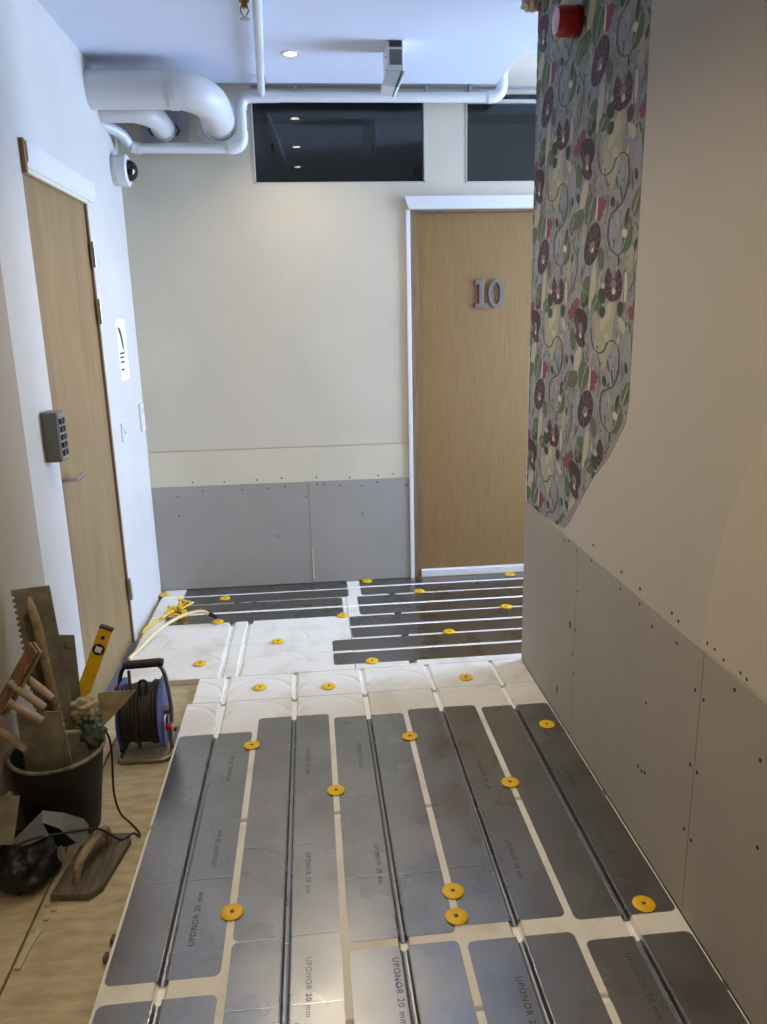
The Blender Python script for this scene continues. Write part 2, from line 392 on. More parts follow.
for z in (1.80, 1.555, .225):
    h = inst(HIN, 'hinge', d2, (.010, y1-.018-3.3, z))
mb = MB(); mb.tube([(XL-.012,2.955,.985),(XL+.04,2.955,.985)], .008, 8); mb.tube(bez([(XL+.036,2.95,.985),(XL+.042,3.0,.986),(XL+.04,3.06,.988)], 5), .0085, 8)
part(mb, 'door_handle', MT['steel'], d2, smooth=40)
part(MB().box(XL-.055, XL+.028, y0+.0, y1, ZF, -.004), 'threshold_strip', MT['threshold'], d2)

# right wall with grey boards, wallpaper, filler patch
wr = struct(MB().box(XR, XR+.1, YN, YE, -.05, ZC), 'wall_right', MT['beige_wall'], 'beige right wall with torn floral wallpaper and grey boards below', 'wall')
struct(MB().box(XR+.1, XEND+.1, YE-.1, YE, -.05, ZU), 'wall_side', MT['beige_wall'], 'wall of the side corridor behind the right corner', 'wall')
js = [YE-.001, 2.5255, 1.631, .731, -.17, -1.07, YN]
for i in range(len(js)-1):
    part(MB().box(1.346, XR-.0005, js[i+1]+.0015, js[i]-.0015, .006, .755), 'gypsum_board', MT['grey_board_r'], wr)
for y, z in [(2.673,.733),(2.627,.744),(2.392,.744),(2.54,.735),(2.506,.591),(2.514,.439),(2.539,.334),(2.512,.267),(2.141,.734),(2.002,.736),(1.915,.703),(1.768,.718),(1.658,.641),(1.615,.635),(1.49,.727),(1.651,.436),(1.615,.436),(1.655,.244),(1.615,.239),(1.92,.465),(1.941,.246),(1.917,.246),(1.896,.254),(1.347,.425),(1.371,.623)]:
    inst(SCR, 'screw', wr, (1.346, y, z), (0, -math.pi/2, 0))
for y, z in [(2.156,.782),(2.018,.777),(1.818,.781),(1.78,.774),(1.63,.778),(1.595,.778),(1.554,.77),(1.482,.772),(1.457,.769),(2.399,.797)]:
    inst(SCR, 'screw', wr, (XR, y, z), (0, -math.pi/2, 0))
for (y, z, ly, lz) in ((2.575,.434,.018,.03), (2.694,.108,.012,.04)):
    q = MB().prism([(ly/2*math.cos(a)*(1+.3*math.sin(3*a)), lz/2*math.sin(a)) for a in [2*math.pi*k/10 for k in range(10)]], (1.346,y,z), (0,1,0), (0,0,1), -.0008)
    part(q, 'gouge', MT['screw'], wr)
mb = MB(); mb.prism([(1.473,1.348),(1.533,1.223),(1.593,1.096),(1.629,.965),(1.64,.86),(1.656,.757),(.2,.757),(.2,1.5),(1.2,1.5),(1.40,1.44)], (XR,0,0), (0,1,0), (0,0,1), -.0012)
part(mb, 'filler_patch', MT['skim'], wr)
part(MB().box(XR-.003, XR+.001, YE-.006, YE+.0015, .757, 1.42), 'corner_bead', MT['white_gloss'], wr)
# torn plaster lump where wall meets ceiling
bm = bmesh.new(); bmesh.ops.create_icosphere(bm, subdivisions=3, radius=1)
for v in bm.verts:
    k = 1+.45*noise.noise(v.co*2.3); v.co = Vector((v.co.x*.04*k, v.co.y*.05*k, v.co.z*.035*k))+Vector((XR-.02, YE+.0, 2.70))
me = bpy.data.meshes.new('plaster_lump'); bm.to_mesh(me); bm.free(); me.materials.append(MT['plaster'])
o = bpy.data.objects.new('plaster_lump', me); COL.objects.link(o); o.parent = wr
# wallpaper: printed paper, torn off along a slanting lower edge
WPM = [mat('paper_ground', (160,158,156), .75, rgb2=(136,134,134), vscale=40),
       mat('print_olive', (170,164,138), .75), mat('print_cream', (188,180,156), .75), mat('print_green', (84,98,74), .75, rgb2=(106,118,92), vscale=40),
       mat('print_dark_green', (62,76,58), .75), mat('print_magenta', (136,72,88), .75), mat('print_white', (206,198,186), .75),
       mat('print_maroon', (70,48,50), .7), mat('print_mauve', (142,118,120), .75), mat('print_charcoal', (94,92,92), .75), mat('print_blue_grey', (150,152,160), .75)]
WP=[(9,[(28,-47),(19,-89),(-17,-114),(-68,-112),(-114,-82),(-136,-35),(-125,9),(-85,32),(-35,27),(8,-3)]),(9,[(-144,178),(-147,143),(-164,123),(-188,126),(-211,151),(-223,190),(-220,226),(-202,245),(-178,241),(-156,215)]),(9,[(261,134),(258,94),(237,72),(207,75),(179,105),(163,150),(167,191),(188,212),(219,207),(246,177)]),(9,[(244,8),(240,-23),(219,-40),(191,-38),(164,-16),(150,18),(155,50),(176,67),(205,64),(231,41)]),(0,[(40,298),(208,292),(217,228),(177,171),(157,133),(115,157),(67,226)]),(0,[(148,-186),(242,-188),(210,-260),(174,-293),(60,-295),(78,-261)]),(0,[(279,-54),(336,-24),(340,-105),(295,-114)]),(1,[(-105,198),(-45,198),(-80,109),(-143,117)]),(1,[(12,-73),(54,-69),(51,-148),(15,-207),(-15,-207)]),(1,[(160,-190),(200,-190),(167,-241),(123,-277),(91,-271)]),(1,[(156,320),(205,315),(180,286),(122,270),(98,283)]),(2,[(-143,117),(-91,117),(-76,82),(-129,50),(-202,62),(-196,103)]),(2,[(-65,153),(-6,154),(20,121),(9,78),(-42,48),(-80,75)]),(2,[(54,-23),(103,-21),(115,-86),(68,-92)]),(2,[(-73,-112),(-8,-95),(-2,-146),(-37,-210),(-89,-195)]),(2,[(25,-173),(71,-160),(115,-182),(102,-211),(53,-216),(14,-197)]),(3,[(82,-143),(134,-147),(143,-189),(104,-195),(74,-165)]),(2,[(327,107),(363,115),(362,63),(323,32),(298,66)]),(2,[(259,33),(305,54),(325,-23),(279,-55),(242,-46)]),(3,[(263,65),(297,72),(279,28),(255,19)]),(2,[(23,357),(125,333),(119,314),(54,324)]),(3,[(-83,381),(5,361),(-25,331),(-80,327)]),(3,[(231,-192),(277,-185),(285,-222),(245,-238)]),(3,[(151,-209),(128,-241),(79,-221),(113,-195)]),(3,[(-128,152),(-131,144),(-140,139),(-152,141),(-162,148),(-167,157),(-164,166),(-155,170),(-143,168),(-133,161)]),(2,[(-172,269),(-132,256),(-110,193),(-161,180),(-184,231)]),(1,[(-84,-129),(-40,-151),(-36,-151),(-80,-129)]),(1,[(-40,-151),(-56,-185),(-52,-186),(-36,-151)]),(1,[(-101,-129),(-56,-151),(-52,-151),(-97,-128)]),(1,[(-56,-151),(-73,-185),(-69,-185),(-52,-151)]),(1,[(-4,144),(-35,97),(-29,96),(1,143)]),(1,[(-35,97),(-46,58),(-40,58),(-29,96)]),(1,[(28,-208),(70,-175),(65,-174),(23,-207)]),(1,[(348,104),(309,42),(314,41),(353,103)]),(1,[(256,-40),(300,31),(296,32),(251,-40)]),(4,[(33,135),(66,124),(75,136),(90,117),(117,111),(94,100),(103,90),(74,88),(87,72),(56,60),(33,62)]),(4,[(14,140),(29,123),(24,108),(7,123)]),(5,[(29,139),(42,137),(39,62),(20,64)]),(4,[(-124,-171),(-98,-169),(-107,-206),(-129,-238),(-198,-231),(-170,-220),(-206,-201),(-142,-207)]),(4,[(-141,362),(-110,362),(-117,334),(-140,323),(-149,292),(-185,295),(-211,330),(-168,325)]),(4,[(317,-211),(351,-208),(359,-241),(332,-241)]),(6,[(24,62),(63,46),(79,13),(67,-24),(39,-55),(-11,-71),(-59,-60),(-73,-26),(-58,13),(-26,50)]),(6,[(151,-81),(181,-108),(195,-126),(214,-104),(232,-90),(261,-118),(271,-155),(254,-179),(208,-188),(152,-180),(128,-157),(120,-124),(136,-96)]),(6,[(-86,328),(-36,317),(-9,290),(-10,259),(-42,236),(-21,210),(-41,196),(-81,202),(-120,224),(-131,242),(-107,248),(-144,284),(-139,316),(-116,328)]),(7,[(26,-16),(14,-26),(-2,-31),(-16,-29),(-23,-20),(-20,-9),(-9,1),(7,6),(21,3),(28,-5)]),(7,[(222,-138),(218,-146),(207,-150),(193,-150),(180,-144),(174,-136),(178,-128),(189,-124),(204,-124),(216,-130)]),(7,[(-54,258),(-57,247),(-66,241),(-78,244),(-89,253),(-95,265),(-92,276),(-83,281),(-70,279),(-59,270)]),(5,[(19,-25),(14,-29),(6,-31),(0,-30),(-2,-26),(0,-21),(6,-17),(14,-15),(19,-16),(22,-20)]),(5,[(218,-158),(216,-164),(209,-167),(199,-167),(191,-163),(187,-157),(189,-150),(197,-147),(206,-147),(214,-151)]),(5,[(-61,235),(-63,230),(-68,227),(-76,229),(-82,233),(-85,240),(-84,245),(-78,247),(-71,246),(-64,241)]),(7,[(14,13),(24,53),(20,54),(9,14)]),(7,[(28,8),(58,39),(54,40),(24,9)]),(7,[(33,-4),(72,9),(68,10),(29,-3)]),(7,[(26,-17),(59,-24),(60,-22),(27,-16)]),(7,[(15,-27),(33,-50),(37,-50),(19,-27)]),(7,[(-3,-33),(-12,-64),(-7,-64),(1,-33)]),(7,[(-19,-28),(-53,-54),(-49,-55),(-15,-29)]),(7,[(-23,-17),(-65,-24),(-62,-25),(-21,-18)]),(7,[(-15,-3),(-49,10),(-52,9),(-18,-4)]),(7,[(-4,9),(-20,42),(-25,42),(-8,9)]),(7,[(207,-136),(214,-110),(210,-109),(203,-135)]),(7,[(213,-131),(230,-97),(226,-97),(210,-130)]),(7,[(224,-141),(256,-123),(253,-122),(221,-140)]),(7,[(226,-154),(263,-156),(263,-154),(226,-153)]),(7,[(218,-162),(246,-176),(249,-176),(221,-162)]),(7,[(201,-165),(206,-184),(209,-184),(205,-165)]),(7,[(182,-162),(156,-176),(160,-177),(185,-163)]),(7,[(175,-153),(136,-155),(137,-157),(176,-155)]),(7,[(174,-142),(131,-127),(128,-128),(171,-143)]),(7,[(180,-133),(145,-103),(142,-103),(176,-133)]),(7,[(185,-128),(159,-90),(155,-90),(182,-128)]),(7,[(195,-137),(185,-114),(181,-114),(192,-137)]),(7,[(-64,222),(-47,201),(-42,200),(-59,221)]),(7,[(-78,224),(-82,207),(-78,206),(-74,223)]),(7,[(-91,232),(-116,226),(-113,225),(-87,231)]),(7,[(-93,239),(-124,242),(-123,241),(-92,237)]),(7,[(-84,240),(-101,247),(-104,246),(-86,239)]),(7,[(-96,252),(-133,278),(-137,278),(-99,252)]),(7,[(-94,263),(-129,306),(-134,306),(-98,264)]),(8,[(16,266),(19,253),(32,251),(29,264)]),(8,[(19,253),(23,239),(36,237),(32,251)]),(8,[(23,239),(28,227),(41,225),(36,237)]),(8,[(28,227),(36,215),(48,214),(41,225)]),(8,[(36,215),(45,205),(57,204),(48,214)]),(8,[(45,205),(57,196),(67,197),(57,204)]),(8,[(57,196),(74,189),(78,192),(67,197)]),(8,[(74,189),(93,185),(92,189),(78,192)]),(8,[(93,185),(110,183),(104,188),(92,189)]),(8,[(110,183),(126,185),(117,189),(104,188)]),(8,[(126,185),(141,189),(131,193),(117,189)]),(8,[(141,189),(154,195),(143,198),(131,193)]),(8,[(154,195),(164,204),(153,207),(143,198)]),(8,[(164,204),(173,214),(161,218),(153,207)]),(8,[(173,214),(183,221),(173,226),(161,218)]),(8,[(183,221),(197,225),(189,229),(173,226)]),(8,[(197,225),(212,225),(207,230),(189,229)]),(8,[(212,225),(225,224),(225,228),(207,230)]),(8,[(225,224),(236,220),(242,223),(225,228)]),(8,[(236,220),(247,214),(256,215),(242,223)]),(8,[(247,214),(256,205),(267,204),(256,215)]),(8,[(256,205),(262,192),(273,191),(267,204)]),(8,[(262,192),(266,177),(277,175),(273,191)]),(8,[(266,177),(267,162),(278,160),(277,175)]),(8,[(267,162),(266,148),(277,146),(278,160)]),(8,[(266,148),(262,136),(273,133),(277,146)]),(8,[(262,136),(257,124),(268,121),(273,133)]),(8,[(257,124),(250,112),(261,110),(268,121)]),(8,[(250,112),(241,102),(252,99),(261,110)]),(8,[(241,102),(231,93),(241,90),(252,99)]),(8,[(231,93),(217,88),(226,84),(241,90)]),(8,[(217,88),(201,84),(210,80),(226,84)]),(8,[(201,84),(185,79),(194,75),(210,80)]),(8,[(185,79),(169,76),(177,71),(194,75)]),(8,[(169,76),(152,72),(162,68),(177,71)]),(8,[(152,72),(139,63),(150,60),(162,68)]),(8,[(139,63),(131,47),(143,45),(150,60)]),(8,[(131,47),(127,27),(140,25),(143,45)]),(8,[(127,27),(128,8),(141,7),(140,25)]),(8,[(128,8),(134,-7),(146,-8),(141,7)]),(8,[(134,-7),(143,-21),(155,-21),(146,-8)]),(8,[(143,-21),(157,-33),(167,-32),(155,-21)]),(8,[(157,-33),(177,-44),(185,-41),(167,-32)]),(8,[(177,-44),(201,-52),(206,-49),(185,-41)]),(8,[(201,-52),(224,-57),(223,-52),(206,-49)]),(8,[(224,-57),(242,-54),(234,-51),(223,-52)]),(8,[(242,-54),(255,-48),(245,-45),(234,-51)]),(8,[(255,-48),(266,-42),(257,-39),(245,-45)]),(8,[(317,-163),(344,-141),(339,-139),(312,-162)]),(8,[(344,-141),(359,-118),(353,-117),(339,-139)]),(8,[(359,-118),(342,-105),(337,-105),(353,-117)]),(8,[(-162,-148),(-131,-78),(-139,-77),(-171,-147)]),(8,[(-131,-78),(-127,-36),(-136,-36),(-139,-77)]),(8,[(-127,-36),(-169,3),(-177,3),(-136,-36)]),(8,[(-169,3),(-187,25),(-196,25),(-177,3)]),(3,[(180,99),(178,90),(169,85),(157,87),(147,94),(142,105),(145,114),(153,119),(165,117),(175,110)]),(3,[(337,150),(336,140),(331,135),(324,136),(317,143),(313,154),(314,163),(319,169),(326,167),(333,160)]),(5,[(284,1),(281,-6),(272,-10),(259,-8),(248,-3),(243,6),(246,13),(255,17),(268,15),(279,9)]),(1,[(189,233),(186,225),(174,222),(159,225),(145,233),(139,243),(143,251),(155,253),(170,250),(183,243)]),(1,[(239,-232),(281,-238),(311,-259),(303,-284),(274,-278)]),(1,[(132,-138),(130,-143),(121,-146),(110,-146),(100,-142),(96,-136),(99,-130),(107,-127),(119,-128),(128,-132)]),(5,[(281,-102),(298,-108),(304,-156),(297,-192),(284,-192)]),(1,[(-86,76),(-69,41),(-71,-13),(-85,15)]),(8,[(135,154),(131,151),(124,153),(123,158),(130,159)]),(8,[(229,122),(226,118),(219,121),(219,126),(225,126)]),(8,[(114,47),(111,43),(103,45),(103,51),(110,51)]),(8,[(190,-10),(187,-14),(180,-12),(179,-7),(186,-6)]),(8,[(206,178),(202,175),(196,177),(195,182),(201,182)]),(8,[(94,203),(90,200),(83,202),(82,208),(89,208)]),(8,[(-110,-10),(-115,-14),(-123,-11),(-124,-6),(-116,-5)]),(8,[(-152,77),(-157,73),(-166,76),(-166,81),(-158,82)]),(8,[(163,-57),(159,-61),(152,-59),(151,-54),(158,-53)]),(8,[(256,-76),(253,-80),(246,-78),(246,-73),(252,-72)]),(8,[(302,-67),(299,-71),(292,-69),(292,-64),(298,-63)]),(8,[(332,-175),(329,-179),(323,-177),(322,-172),(328,-171)]),(8,[(284,-102),(280,-105),(274,-104),(273,-99),(279,-97)]),(8,[(-157,-69),(-162,-73),(-171,-71),(-171,-65),(-163,-64)]),(8,[(3,206),(-1,203),(-9,206),(-10,211),(-2,211)]),(8,[(65,153),(61,149),(54,152),(53,157),(60,158)]),(8,[(328,11),(325,8),(319,10),(319,15),(324,15)]),(8,[(201,31),(198,27),(191,30),(190,35),(197,35)]),(8,[(173,58),(169,55),(162,57),(162,62),(168,63)]),(8,[(233,150),(230,147),(223,149),(223,154),(229,155)])]
CLIP = [(YE-.001,2.72),(YE-.001,.757),(2.90,.757),(2.70,.772),(2.655,.80),(2.44,1.01),(2.30,1.115),(2.185,1.235),(2.172,1.30),(2.172,2.72)]
def clip(poly):
    n = len(CLIP)
    ar = sum(CLIP[i][0]*CLIP[(i+1) % n][1]-CLIP[(i+1) % n][0]*CLIP[i][1] for i in range(n))
    sg = 1 if ar > 0 else -1
    for i in range(n):
        a, b = CLIP[i], CLIP[(i+1) % n]; out = []
        def side(p): return sg*((b[0]-a[0])*(p[1]-a[1])-(b[1]-a[1])*(p[0]-a[0]))
        for k in range(len(poly)):
            p, q = poly[k-1], poly[k]; sp, sq = side(p), side(q)
            if (sp >= 0) != (sq >= 0):
                t = sp/(sp-sq); out.append((p[0]+t*(q[0]-p[0]), p[1]+t*(q[1]-p[1])))
            if sq >= 0: out.append(q)
        poly = out
        if len(poly) < 3: return []
    return poly
def chaikin(p, n=2):
    for _ in range(n):
        q = []
        for i in range(len(p)):
            a, b = p[i], p[(i+1) % len(p)]
            q += [(a[0]*.75+b[0]*.25, a[1]*.75+b[1]*.25), (a[0]*.25+b[0]*.75, a[1]*.25+b[1]*.75)]
        p = q
    return p
WP = [(c, chaikin(p) if (c in (0,1,2,3,5) and max(q[1] for q in p)-min(q[1] for q in p) > 24) else (chaikin(p, 1) if c in (4, 6, 7) and len(p) > 5 else p)) for c, p in WP]
rw = random.Random(4); TW = []
for _ in range(60):   # fine printed twigs
    u, v = rw.uniform(-225, 305), rw.uniform(-265, 265); a = rw.uniform(1.1, 2.0); L = rw.uniform(25, 70); w = 1.6
    for s_ in range(3):
        u2, v2 = u+L/3*math.cos(a), v+L/3*math.sin(a); nx, ny = -math.sin(a)*w, math.cos(a)*w
        TW.append((8, [(u+nx,v+ny),(u2+nx,v2+ny),(u2-nx,v2-ny),(u-nx,v-ny)]))
        b = a+rw.choice((-1, 1))*.9; u3, v3 = u2+13*math.cos(b), v2+13*math.sin(b)
        TW.append((8, [(u2+nx*.7,v2+ny*.7),(u3,v3),(u2-nx*.7,v2-ny*.7)])); u, v = u2, v2; a += rw.uniform(-.35, .35)
for _ in range(75):   # small extra leaves
    u, v = rw.uniform(-225, 305), rw.uniform(-265, 265); a = rw.uniform(.9, 2.2); L, w = rw.uniform(14, 42), rw.uniform(4, 12)
    TW.append((rw.choice((0, 1, 1, 2, 3, 2, 3, 9)), [(u+L*math.cos(a+t)*(1 if abs(math.sin(t)) < .1 else w/L), v+L*math.sin(a+t)*(1 if abs(math.sin(t)) < .1 else w/L)) for t in (0, math.pi/2, math.pi, math.pi*1.5)]))
TW = [(c, chaikin(p, 2) if c != 8 else p) for c, p in TW]
WP = WP[:4]+TW+WP[4:]
mb = MB(); mb.prism(CLIP, (XR,0,0), (0,1,0), (0,0,1), -.0007, 0)
PER = .53
for iy in range(-2, 3):
    for iz in range(-3, 3):
        for k, (c, pts) in enumerate(WP):
            q = clip([(2.53-p[0]/1000+iy*PER, 1.775+p[1]/1000+iz*PER) for p in pts])
            if len(q) < 3: continue
            x = XR-.00075-.0000015*k
            mb.add([(x, p[0], p[1]) for p in q], [tuple(range(len(q)))], c+1)
o = part(mb, 'wallpaper', WPM, wr)
tag(o, 'torn grey floral wallpaper with maroon flowers and green leaves')

# ceiling: dropped slab, higher soffit over the side corridor
mb = MB(); mb.box(-1.0, XR+.1, YN-.1, YE, ZC, ZC+.08); mb.box(-.62, 1.462, YE, 4.335, ZC, ZC+.08)
struct(mb, 'ceiling', MT['ceiling'], 'smooth white dropped ceiling over the corridor', 'ceiling')
struct(MB().box(-.7, XEND+.1, YE-.2, YB+.1, ZU, ZU+.08), 'ceiling_upper', MT['ceiling'], 'higher white ceiling over the side corridor', 'ceiling')
struct(MB().box(-1.0, XR+.1, YN-.1, YN, -.05, ZC), 'wall_near', MT['beige_wall'], 'wall closing the corridor behind the viewer', 'wall')
struct(wall_grid(MB(), 'x', XEND, XEND+.1, [YE-.1, YB+.1], [-.05, ZU], [(3.33,4.33,.25,2.75)]), 'wall_end', MT['white_wall'], 'end wall of the side corridor with its daylight window', 'wall')
w3 = empty('window_3', (XEND, 3.83, .25), 'daylight window at the end of the side corridor', 'window', kind='structure')
for a in ((3.33,3.36,.25,2.75),(4.30,4.33,.25,2.75),(3.36,4.30,.25,.28),(3.36,4.30,2.72,2.75),(3.815,3.845,.28,2.72)):
    part(MB().box(XEND+.02, XEND+.07, a[0], a[1], a[2], a[3]), 'frame_bar', MT['white_gloss'], w3)
for a in ((3.36,3.815),(3.845,4.30)):
    part(MB().box(XEND+.043, XEND+.047, a[0], a[1], .28, 2.72), 'pane', MT['glass'], w3)

# ================================================================== CEILING SERVICES
# downlights
LENS = MB().lathe([(.001,0),(.026,0),(.028,.003)], (0,0,-.002), (0,0,1), 24, cap0=True).mesh('lens', MT['lamp'])
RING = MB().lathe([(.029,.0),(.030,-.003),(.043,-.004),(.046,-.001),(.046,.0)], (0,0,0), (0,0,1), 28, cap0=False, cap1=False).mesh('trim_ring', MT['white_gloss'], 40)
for i, y in enumerate([3.885, 3.10, 2.375, 1.62, .87, .1, -.7]):
    lb = 'small round recessed downlight in white ceiling, nearest the high windows' if i == 0 else 'small round recessed downlight along the ceiling above the viewer, %s in line' % ['second','third','fourth','fifth','sixth','last'][i-1]
    d = empty('downlight', (.405, y, ZC), lb, 'downlight', 'downlights in one line along the ceiling')
    inst(RING, 'trim_ring', d, (0,0,0)); inst(LENS, 'lens', d, (0,0,0))
    ld = bpy.data.lights.new('downlight_lamp', 'SPOT'); ld.energy = LAMP_W; ld.color = LAMP_COLOR; ld.spot_size = math.radians(130); ld.spot_blend = .7; ld.shadow_soft_size = .03
    lo = bpy.data.objects.new('downlight_lamp', ld); COL.objects.link(lo); lo.parent = d; lo.location = (0,0,-.012)

# large ventilation duct with elbow into the back wall
dk = empty('ventilation_duct', (-.02, 3.95, 2.59), 'thick white ventilation duct bending into the back wall', 'duct')
R, r, zc, yc = .15, .083, 2.59, 3.955
path = [(XL-.04, yc, zc), (-.13, yc, zc)]+[(-.13+R*math.sin(a), yc+R-R*math.cos(a), zc-.004*k) for k, a in enumerate([math.pi/2*j/10 for j in range(1, 11)])]+[(.02, 4.40, 2.555)]
part(MB().tube(path, r, 28), 'duct_tube', MT['duct_white'], dk, smooth=50)
part(MB().tube([(-.155,yc,zc),(-.12,yc,zc)], r+.0035, 28), 'joint_sleeve', MT['duct_white'], dk, smooth=40)
part(MB().tube([(.02,4.20,2.559),(.02,4.235,2.558)], r+.0035, 28), 'joint_sleeve', MT['duct_white'], dk, smooth=40)
part(MB().lathe([(.075,0),(.09,.012),(.125,.008),(.127,0)], (.015,YB-.001,2.556), (0,-1,0), 32, cap0=False, cap1=False), 'wall_flange', MT['duct_white'], dk, smooth=30)
# smaller duct under it, with square wall plate
dk = empty('ventilation_duct', (-.26, 4.2, 2.55), 'slim white duct under the thick one, turning into a square wall plate', 'duct')
zc, yc, R = 2.545, 4.13, .12
path = [(XL-.04, yc, zc), (-.385, yc, zc)]+[(-.385+R*math.sin(a), yc+R-R*math.cos(a), zc-.003*k) for k, a in enumerate([math.pi/2*j/8 for j in range(1, 9)])]+[(-.265, 4.42, 2.52)]
part(MB().tube(path, .054, 22), 'duct_tube', MT['duct_white'], dk, smooth=50)
part(MB().tube([(-.265,4.335,2.524),(-.265,4.37,2.522)], .0585, 22), 'collar', MT['plastic_white'], dk, smooth=40)
part(MB().box(-.385, -.145, YB-.014, YB-.001, 2.44, 2.64), 'wall_plate', MT['zinc'], dk, bevel=.003)
for s in (-1, 1):
    part(MB().tube([(-.265+s*.06,4.40,2.49),(-.265+s*.078,4.40,2.515),(-.265+s*.06,4.40,2.545)], .004, 6), 'clip', MT['screw'], dk)
# drain pipe: from left wall, along back wall, up, along under the ceiling
yp = 4.36
dp = empty('drain_pipe', (.14, yp, 2.42), 'long white plastic pipe stepping up and running above the high windows', 'pipe')
def elbow(p, a, b, R, n=6):
    p, a, b = Vector(p), Vector(a).normalized(), Vector(b).normalized()
    c = p-a*R+b*R
    return [c+(-b*math.cos(t)+a*math.sin(t))*R for t in [math.pi/2*k/n for k in range(n+1)]]
path = bez([(XL-.03,4.20,2.50),(-.505,4.24,2.495),(-.46,4.30,2.475),(-.435,4.345,2.435),(-.40,yp,2.424)], 5)+elbow((.135,yp,2.422), (1,0,0), (0,0,1), .045)+elbow((.137,yp,2.664), (0,0,1), (1,0,0), .045)+elbow((1.498,yp,2.664), (1,0,0), (0,0,1), .05)+[(1.50,yp,2.74)]+elbow((1.50,yp,2.80), (0,0,1), (0,-1,0), .05)+[(1.50,3.5,2.80)]
part(MB().tube(path, .0255, 16), 'pipe_run', MT['plastic_white'], dp, smooth=60)
for pth in ([(-.43,4.348,2.43),(-.40,yp,2.424),(-.385,yp,2.423)],
            [(.06,yp,2.422)]+elbow((.135,yp,2.422), (1,0,0), (0,0,1), .05)+[(.135,yp,2.50)],
            [(.137,yp,2.60)]+elbow((.137,yp,2.664), (0,0,1), (1,0,0), .05)+[(.215,yp,2.664)],
            [(1.42,yp,2.664)]+elbow((1.498,yp,2.664), (1,0,0), (0,0,1), .055)+[(1.50,yp,2.745)]):
    part(MB().tube(pth, .0295, 16), 'elbow_fitting', MT['plastic_white'], dp, smooth=50)
part(MB().tube([(.215,yp,2.664),(.335,yp,2.664)], .0285, 16), 'tee_fitting', MT['plastic_white'], dp, smooth=40)
for x in (.42, 1.10, 1.33):
    part(MB().box(x-.008, x+.008, yp-.006, yp+.03, 2.688, 2.735), 'pipe_clamp', MT['zinc'], dp)
# thin conduit behind
cp = empty('conduit', (.8, 4.40, 2.72), 'thin grey conduit above the long white pipe', 'conduit')
part(MB().tube([(.19,4.405,2.722),(1.9,4.405,2.722)], .008, 8), 'conduit_tube', MT['zinc'], cp, smooth=60)
# sprinkler pipe on ceiling
sp = empty('sprinkler_pipe', (.26, 4.0, 2.68), 'slim white pipe running along the ceiling to the tee', 'pipe')
part(MB().tube([(.246,yp,2.672),(.246,4.32,2.676),(.295,3.2,2.682),(.38,1.2,2.684)], .0185, 14), 'pipe_run', MT['plastic_white'], sp, smooth=60)
part(MB().box(.235,.275,4.2,4.218,2.68,2.721), 'pipe_clip', MT['zinc'], sp)
sh = empty('ceiling_sprinkler', (.247, 3.22, 2.7), 'small brass sprinkler head beside the slim ceiling pipe', 'sprinkler')
part(MB().lathe([(.012,0),(.012,-.012),(.02,-.014),(.02,-.03),(.012,-.034),(.009,-.05)], (.247,3.22,2.7215), (0,0,1), 12), 'body', MT['brass'], sh, smooth=40)
part(MB().tube([(.257,3.22,2.68),(.262,3.22,2.66),(.247,3.22,2.636),(.232,3.22,2.66),(.237,3.22,2.68)], .0028, 6), 'frame_arm', MT['brass'], sh)
part(MB().lathe([(.002,0),(.018,.001),(.018,.003)], (.247,3.22,2.633), (0,0,1), 14), 'deflector', MT['zinc'], sh)
# emergency exit luminaire, seen end-on
ex = empty('exit_sign', (.85, 3.77, ZC), 'white emergency exit luminaire hanging end-on below the ceiling', 'exit sign')
part(MB().box(.822, .896, 3.70, 3.86, 2.60, ZC-.0005), 'housing', MT['exit_white'], ex, bevel=.004)
part(MB().box(.834, .888, 3.697, 3.70, 2.695, 2.718), 'end_socket', MT['key_dark'], ex)
part(MB().box(.834, .888, 3.6975, 3.70, 2.625, 2.685), 'end_cap', MT['grey_plastic'], ex)
part(MB().prism([(.816,2.60),(.802,2.545),(.856,2.535),(.886,2.60)], (0,3.85,0), (1,0,0), (0,0,1), .15), 'diffuser', MT['exit_white'], ex, bevel=.003)
part(MB().prism([(.8875,2.60),(.8575,2.535),(.864,2.535),(.895,2.60)], (0,3.85,0), (1,0,0), (0,0,1), .152), 'sign_plate', MT['exit_green'], ex)
part(MB().prism([(.8965,2.60),(.8655,2.535),(.872,2.537),(.905,2.60)], (0,3.85,0), (1,0,0), (0,0,1), .151), 'cover', MT['exit_white'], ex)
for z in (2.66, 2.61): part(MB().lathe([(.004,0),(.004,.003)], (.822,3.72,z), (-1,0,0), 8), 'screw', MT['screw'], ex)
# dome camera on left wall
dc = empty('dome_camera', (XL, 4.28, 2.31), 'white security camera with dark dome high on the left wall', 'camera')
part(MB().lathe([(.07,0),(.072,.02),(.077,.026),(.077,.07),(.07,.076)], (XL,4.29,2.305), (1,0,0), 30), 'base', MT['plastic_white'], dc, smooth=35)
part(MB().lathe([(.052*math.cos(a), .046*math.sin(a)) for a in [math.pi/2*k/8 for k in range(8)]]+[(.001,.046)], (XL+.074,4.29,2.305), (1,0,0), 24), 'dome', MT['lens_dark'], dc, smooth=60)
# red alarm beacon on wallpaper
al = empty('alarm_beacon', (XR, 2.73, 2.47), 'red round alarm beacon on the wallpaper', 'alarm')
part(MB().lathe([(.045,0),(.047,.018),(.047,.02)], (XR-.001,2.73,2.475), (-1,0,0), 28), 'base', MT['red_dark'], al, smooth=35)
part(MB().lathe([(.044,0),(.046,.012),(.046,.05),(.04,.06),(.001,.062)], (XR-.021,2.73,2.475), (-1,0,0), 28), 'lens', MT['red'], al, smooth=35)
